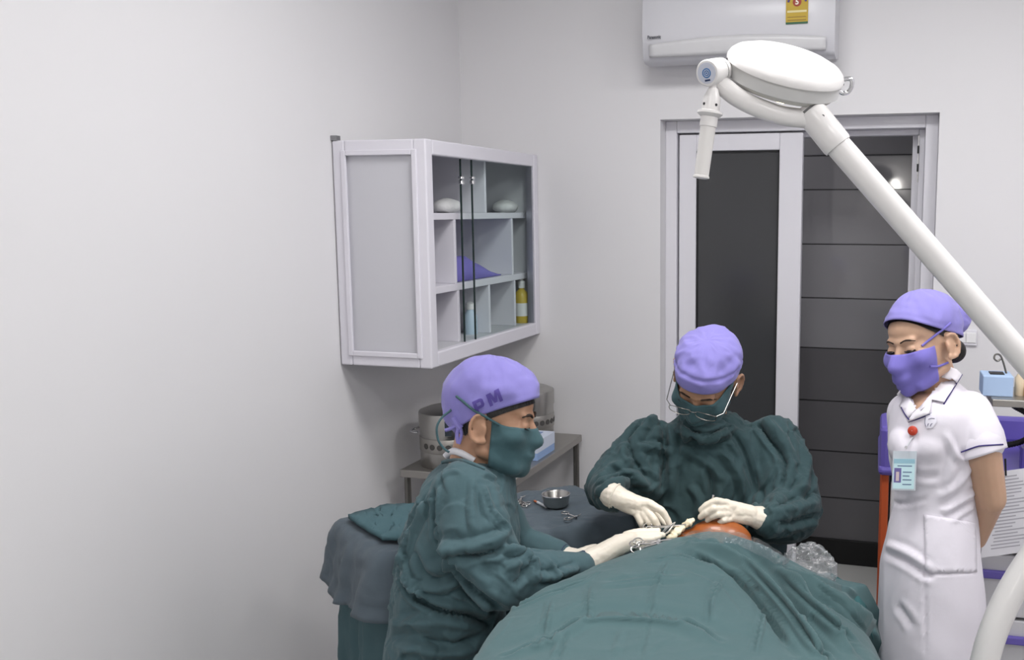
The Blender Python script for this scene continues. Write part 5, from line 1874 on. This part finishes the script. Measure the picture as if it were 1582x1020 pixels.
def over_table(name, m, z, grow, drop, flare, amp, kf, seed, label, nper=260, nh=16, top=True, wr=.003, rag=.0):
    lu2, lv2 = lu_ + grow, lv_ + grow
    per = []
    rc = .03
    corners = [(1, 1, 0), (-1, 1, 90), (-1, -1, 180), (1, -1, 270)]
    line = []
    for sx, sy, a0 in corners:
        for k in range(9):
            a = R_(a0 + k * 11.25)
            line.append((sx * (lu2 - rc) + rc * math.cos(a), sy * (lv2 - rc) + rc * math.sin(a)))
    line.append(line[0])
    tot = sum(math.dist(a, b) for a, b in zip(line[:-1], line[1:]))
    step = tot / nper
    acc, pos = 0, 0
    for a, b in zip(line[:-1], line[1:]):
        Ls = math.dist(a, b)
        while pos < acc + Ls - 1e-9 and len(per) < nper:
            t = (pos - acc) / Ls
            per.append((a[0] + (b[0] - a[0]) * t, a[1] + (b[1] - a[1]) * t))
            pos += step
        acc += Ls
    n = len(per)
    rows = []
    if top:
        for f in [i / 20 for i in range(1, 20)]:
            rows.append([Vector((ctr.x, ctr.y, z)) + eu * (x * f) + ev * (y * f) + Vector((0, 0, .004 * noise.noise(Vector((x * f * 14, y * f * 14, seed))))) for x, y in per])
    for j in range(nh + 1):
        t = j / nh
        row = []
        for k, (x, y) in enumerate(per):
            x2, y2 = per[(k + 1) % n]
            tx, ty = x2 - x, y2 - y
            l = math.hypot(tx, ty) or 1
            nx_, ny_ = ty / l, -tx / l
            s = k / n * tot
            ph = kf * s + 2.2 * noise.noise(Vector((s * 3, seed, 0)))
            fold = amp * (t ** .7) * (math.sin(ph) + .5 * math.sin(2.3 * ph + seed)) + .01 * t * noise.noise(Vector((s * 9, t * 3, seed)))
            off = flare * t + .012 * math.sin(min(1, t * 6) * math.pi / 2) + fold
            dl = drop * (1 + rag * noise.noise(Vector((s * 4, seed * 2, 1))))
            row.append(Vector((ctr.x, ctr.y, z)) + eu * (x + nx_ * off) + ev * (y + ny_ * off) + Vector((0, 0, -dl * t - (0 if j else 0))))
        rows.append(row)
    b = MB().grid(rows, True)
    if top:
        b.f.append(tuple(range(n)))
    o = b.build(name, m, None, True, auto=180)
    bm = bmesh.new()
    bm.from_mesh(o.data)
    bmesh.ops.recalc_face_normals(bm, faces=bm.faces)
    bm.to_mesh(o.data)
    bm.free()
    crumple(o, wr, 11, seed=seed)
    crumple(o, wr * .45, 28, seed=seed + 3)
    solidify(o, .0025, 0)
    tag(o, label, 'cloth')
    return o


skirt = over_table('table_skirt', M_tcloth2, IZ - .004, .002, .70, .02, .016, 34, 5, 'long teal cloth hanging from the instrument table to the floor', top=False, nh=30, wr=.004)
tcl = over_table('table_cloth', M_tcloth, IZ + .006, .012, .165, .04, .010, 30, 2, 'grey-teal cloth laid over the instrument table with short crumpled overhang', wr=.0042, rag=.35)
bT = bvh_of([tcl])
fp = patch('folded_towel', bT, [(537, 808), (594, 791), (640, 789), (660, 812), (634, 842), (592, 843)], mat('teal_folded_towel', (72, 102, 109), .88, vary=.05, bump=.12, bscale=30, weave=.35), None, .019, .012, dflt=2.7)
tag(fp, 'folded teal towel lying on the left end of the instrument table', 'towel')


def tz(px, py, lift=.0):
    return cast(bT, px, py, lift, 2.9)


# steel bowl
q = tz(859, 784, .001)
bw = empty('steel_bowl', tuple(q), 'small round stainless steel bowl on the instrument table cloth', 'bowl')
MB().lathe([(.001, .004), (.026, .004), (.034, .012), (.0385, .038), (.041, .0405), (.0425, .0405), (.0415, .038), (.037, .010), (.028, 0), (.001, 0)][::-1], q, (0, 0, 1), 40, True).build('bowl_wall', M_steel, bw, True, auto=60)
MB().tube([q + Vector((math.cos(a) * .042, math.sin(a) * .042, .0405)) for a in [2 * math.pi * i / 40 for i in range(41)]], .0013, 8).build('rim', M_chrome, bw, True)
# syringe
a, b = tz(845, 786, .006), tz(823, 775, .006)
dv = (b - a).normalized()
sy = empty('syringe', tuple(a), 'small syringe with orange hub lying beside the steel bowl', 'syringe')
MB().tube([a, a.lerp(b, .62)], .0042, 12).build('barrel', mat('syringe_barrel', (216, 220, 224), .2, vary=.02), sy, True)
MB().tube([a.lerp(b, .62), a.lerp(b, .82)], .0032, 10).build('hub', mat('orange_hub', (200, 104, 50), .4, vary=.03), sy, True)
MB().tube([a.lerp(b, .82), b], .0009, 6).build('needle', M_instr, sy, True)
MB().lathe([(.0065, -.001), (.0065, .001)], a, dv, 12).build('flange', M_wpl, sy, True)
scissors('clamp', tz(797, 773, .008), tz(802, 777, .008), tz(811, 785, .008), tz(815, 782, .008), 'small steel clamp on the instrument table nearest the person in profile', 'clamp')
scissors('clamp', tz(812, 770, .008), tz(806, 773, .008), tz(799, 781, .008), tz(803, 784, .008), 'small steel clamp crossing another one on the instrument table', 'clamp')
scissors('clamp', tz(898, 798, .008), tz(890, 803, .008), tz(873, 797, .008), tz(877, 806, .008), 'dark steel clamp lying on the right end of the instrument table cloth', 'clamp')

# ================================================================== MEDICAL TROLLEY behind the nurse
M_violet = mat('violet_moulded_plastic', (104, 92, 176), .4, vary=.03, vscale=6)
M_orange = mat('orange_edge_strip', (186, 84, 44), .45, vary=.04)
M_trol = mat('trolley_white_panel', (206, 206, 210), .4, vary=.02)
tc0 = P(1362, 800, 2.86)
tax = Vector((math.cos(R_(2)), math.sin(R_(2)), 0))          # along its front
tay = Vector((-math.sin(R_(2)), math.cos(R_(2)), 0))          # towards the back wall
TW, TDp = .56, .40


def tp(u, v, z):
    q = Vector((tc0.x, tc0.y, 0)) + tax * u + tay * v
    return Vector((q.x, q.y, z))


tr_ = empty('medical_trolley', tuple(tp(TW / 2, TDp / 2, 0)), 'white medical trolley with violet top and orange edge strips behind the nurse', 'trolley')


def tbox(nm, u0, u1, v0, v1, z0, z1, m, bev=.006, par=None):
    return MB().obox(tp((u0 + u1) / 2, (v0 + v1) / 2, (z0 + z1) / 2), tax * ((u1 - u0) / 2), tay * ((v1 - v0) / 2), (0, 0, (z1 - z0) / 2)).build(nm, m, par or tr_, bevel=bev)


tbox('side_panel', .0, .02, .02, TDp - .02, .12, .955, M_trol)
tbox('side_panel', TW - .02, TW, .02, TDp - .02, .12, .955, M_trol)
tbox('back_panel', .02, TW - .02, TDp - .03, TDp - .01, .12, .955, M_trol)
for u, v in ((-.004, 0), (-.004, TDp - .022), (TW - .018, 0), (TW - .018, TDp - .022)):
    tbox('edge_strip', u, u + .022, v, v + .022, .10, .96, M_orange, .003)
tbox('bottom_panel', 0, TW, 0, TDp, .09, .12, M_trol)
for k in range(4):
    z0 = .14 + k * .2
    dw = tbox('drawer', .024, TW - .024, .004, .03, z0, z0 + .19, M_trol, .004)
    tbox('drawer_handle', .12, TW - .12, -.012, .004, z0 + .12, z0 + .145, M_violet, .004, dw)
# violet top: tray with raised rims
tbox('top_tray', -.015, TW + .015, -.015, TDp + .015, .955, .985, M_violet, .012)
tbox('tray_rim', -.012, .034, -.01, .20, .965, 1.108, M_violet, .016)
tbox('tray_rim', TW - .13, TW + .02, -.02, TDp + .02, .965, 1.0, M_violet, .012)
tbox('tray_rim', .03, TW - .03, TDp - .02, TDp + .015, .985, 1.07, M_violet, .012)
tbox('pole_socket', TW - .165, TW - .115, .02, .07, .98, 1.055, M_violet, .008)
for u, v in ((.04, .05), (TW - .04, .05), (.04, TDp - .05), (TW - .04, TDp - .05)):
    c_ = tp(u, v, .035)
    MB().lathe([(.028, -.012), (.034, -.008), (.034, .008), (.028, .012)], c_, tax, 18).build('castor', M_gasket, tr_, True, auto=40)
    MB().tube([c_ + Vector((0, 0, .02)), tp(u, v, .1)], .012, 8).build('castor_stem', M_chrome, tr_, True)
# steel pole with a small shelf
pq = tp(TW - .14, .045, 1.05)
ps = P(1566, 607, to_px(pq)[2])
pz = ps.z
MB().tube([tp(TW - .14, .045, 1.0), tp(TW - .14, .045, pz - .02)], .0095, 14).build('pole', M_steel, tr_, True)
MB().lathe([(.010, 0), (.022, .018), (.022, .022)], tp(TW - .14, .045, pz - .045), (0, 0, 1), 20).build('pole_collar', M_steelw, tr_, True)
tbox('shelf', TW - .265, TW + .08, -.06, .16, pz - .022, pz, M_steelw, .003)
# black corrugated hose behind the pole
hs = catmull([tp(TW - .21, .12, pz - .03), tp(TW - .18, .10, pz - .05), tp(TW - .14, .10, pz - .075), tp(TW - .12, .10, pz - .12), tp(TW - .15, .12, pz - .16), tp(TW - .20, .13, pz - .18)], 16)
MB().tube(hs, [.008 + .0016 * (i % 2) for i in range(len(hs))], 10).build('corrugated_hose', M_gasket, tr_, True, auto=60)
# things on the small shelf
bq = tp(TW - .245, .03, pz)
bxo = empty('tissue_box', tuple(bq), 'pale blue box with dark slot on the steel shelf beside the nurse', 'box')
MB().obox(bq + Vector((0, 0, .03)), tax * .042, tay * .05, (0, 0, .03)).build('carton', mat('carton_light_blue', (168, 192, 224), .6, vary=.03), bxo, bevel=.003)
MB().obox(bq + Vector((0, 0, .061)), tax * .02, tay * .022, (0, 0, .0015)).build('slot', M_gasket, bxo)
for k, (u, v, hgt, m1_, m2_, lab) in enumerate(((TW - .178, .02, .085, mat('amber_bottle', (214, 196, 168), .2, vary=.05), mat('green_cap', (40, 140, 110), .4, vary=.03), 'small clear bottle with green cap on the steel shelf'),
                                               (TW - .155, .0, .045, mat('amber_jar', (176, 138, 92), .3, vary=.06), M_wpl, 'squat amber jar on the steel shelf in front of the green-capped bottle'))):
    q = tp(u, v, pz)
    bottle('medicine_bottle', tuple(q), [(.016, 0), (.017, .004), (.017, hgt * .6), (.008, hgt * .78), (.008, hgt * .85)], m1_, lab, 'bottle', [(.010, hgt * .83), (.010, hgt), (.002, hgt * 1.02)], m2_, None, None, 'bottles on the steel shelf')
wq = empty('wire_hook', tuple(tp(TW - .13, .10, pz)), 'bent steel wire hooks rising from the shelf beside the lamp arm', 'hook')
dd = to_px(tp(TW - .13, .05, pz))[2]
MB().tube(catmull([P(1562, 602, dd), P(1556, 582, dd), P(1550, 560, dd), P(1545, 549, dd), P(1538, 548, dd), P(1536, 554, dd), P(1541, 558, dd), P(1546, 555, dd)], 6), .0028, 8).build('hook_wire', M_leg, wq, True)
MB().tube(catmull([P(1569, 602, dd), P(1571, 590, dd), P(1576, 578, dd), P(1586, 570, dd)], 6), .0028, 8).build('hook_wire', M_leg, wq, True)
# printed sheet clipped to the trolley front
sq = to_px(tp(TW - .10, -.03, .9))[2]
p00, p10, p01 = P(1515, 862, sq), P(1606, 850, sq - .01), P(1529, 731, sq)
sx_, sy_ = p10 - p00, p01 - p00
sn = sx_.cross(sy_).normalized()
if sn.dot(EYE - p00) < 0:
    sn = -sn
ps_ = empty('printed_sheet', tuple(p00), 'white printed paper sheet hanging on the front of the trolley', 'paper')
pap = MB().obox(p00 + (sx_ + sy_) / 2, sx_ / 2, sy_ / 2, sn * .0006).build('sheet', mat('paper_white', (214, 214, 220), .8, vary=.02), ps_)
M_pr = mat('grey_text_print', (164, 164, 172), .8, vary=.1)
rr = random.Random(4)
for k in range(22):
    v = .93 - k * .04
    u0 = .10 + rr.random() * .1
    u1 = u0 + .3 + rr.random() * .45
    MB().obox(p00 + sx_ * ((u0 + u1) / 2) + sy_ * v + sn * .0009, sx_ * ((u1 - u0) / 2), sy_ * .0075, sn * .0002).build('print_line', M_pr, pap)
MB().tube([P(1553, 709, sq - .02), P(1554, 735, sq - .01)], .0028, 8).build('clip', M_gasket, ps_, True)
# dark handled bag hanging low on the trolley side
lo_d = to_px(tp(TW - .02, -.05, .5))[2]
bgq = empty('waste_bin', tuple(tp(TW + .06, -.02, .0)), 'violet lidded waste bin standing at the right end of the trolley', 'bin')
cB = tp(TW + .13, -.06, 0)
MB().lathe([(.085, 0), (.10, .02), (.115, .46), (.118, .48)], cB, (0, 0, 1), 28).build('bucket', mat('bin_dark_grey', (52, 50, 58), .5, vary=.04), bgq, True, auto=40)
MB().lathe([(.122, .475), (.124, .50), (.10, .56), (.02, .585), (.001, .585)], cB, (0, 0, 1), 28, True).build('lid', M_violet, bgq, True, auto=40)
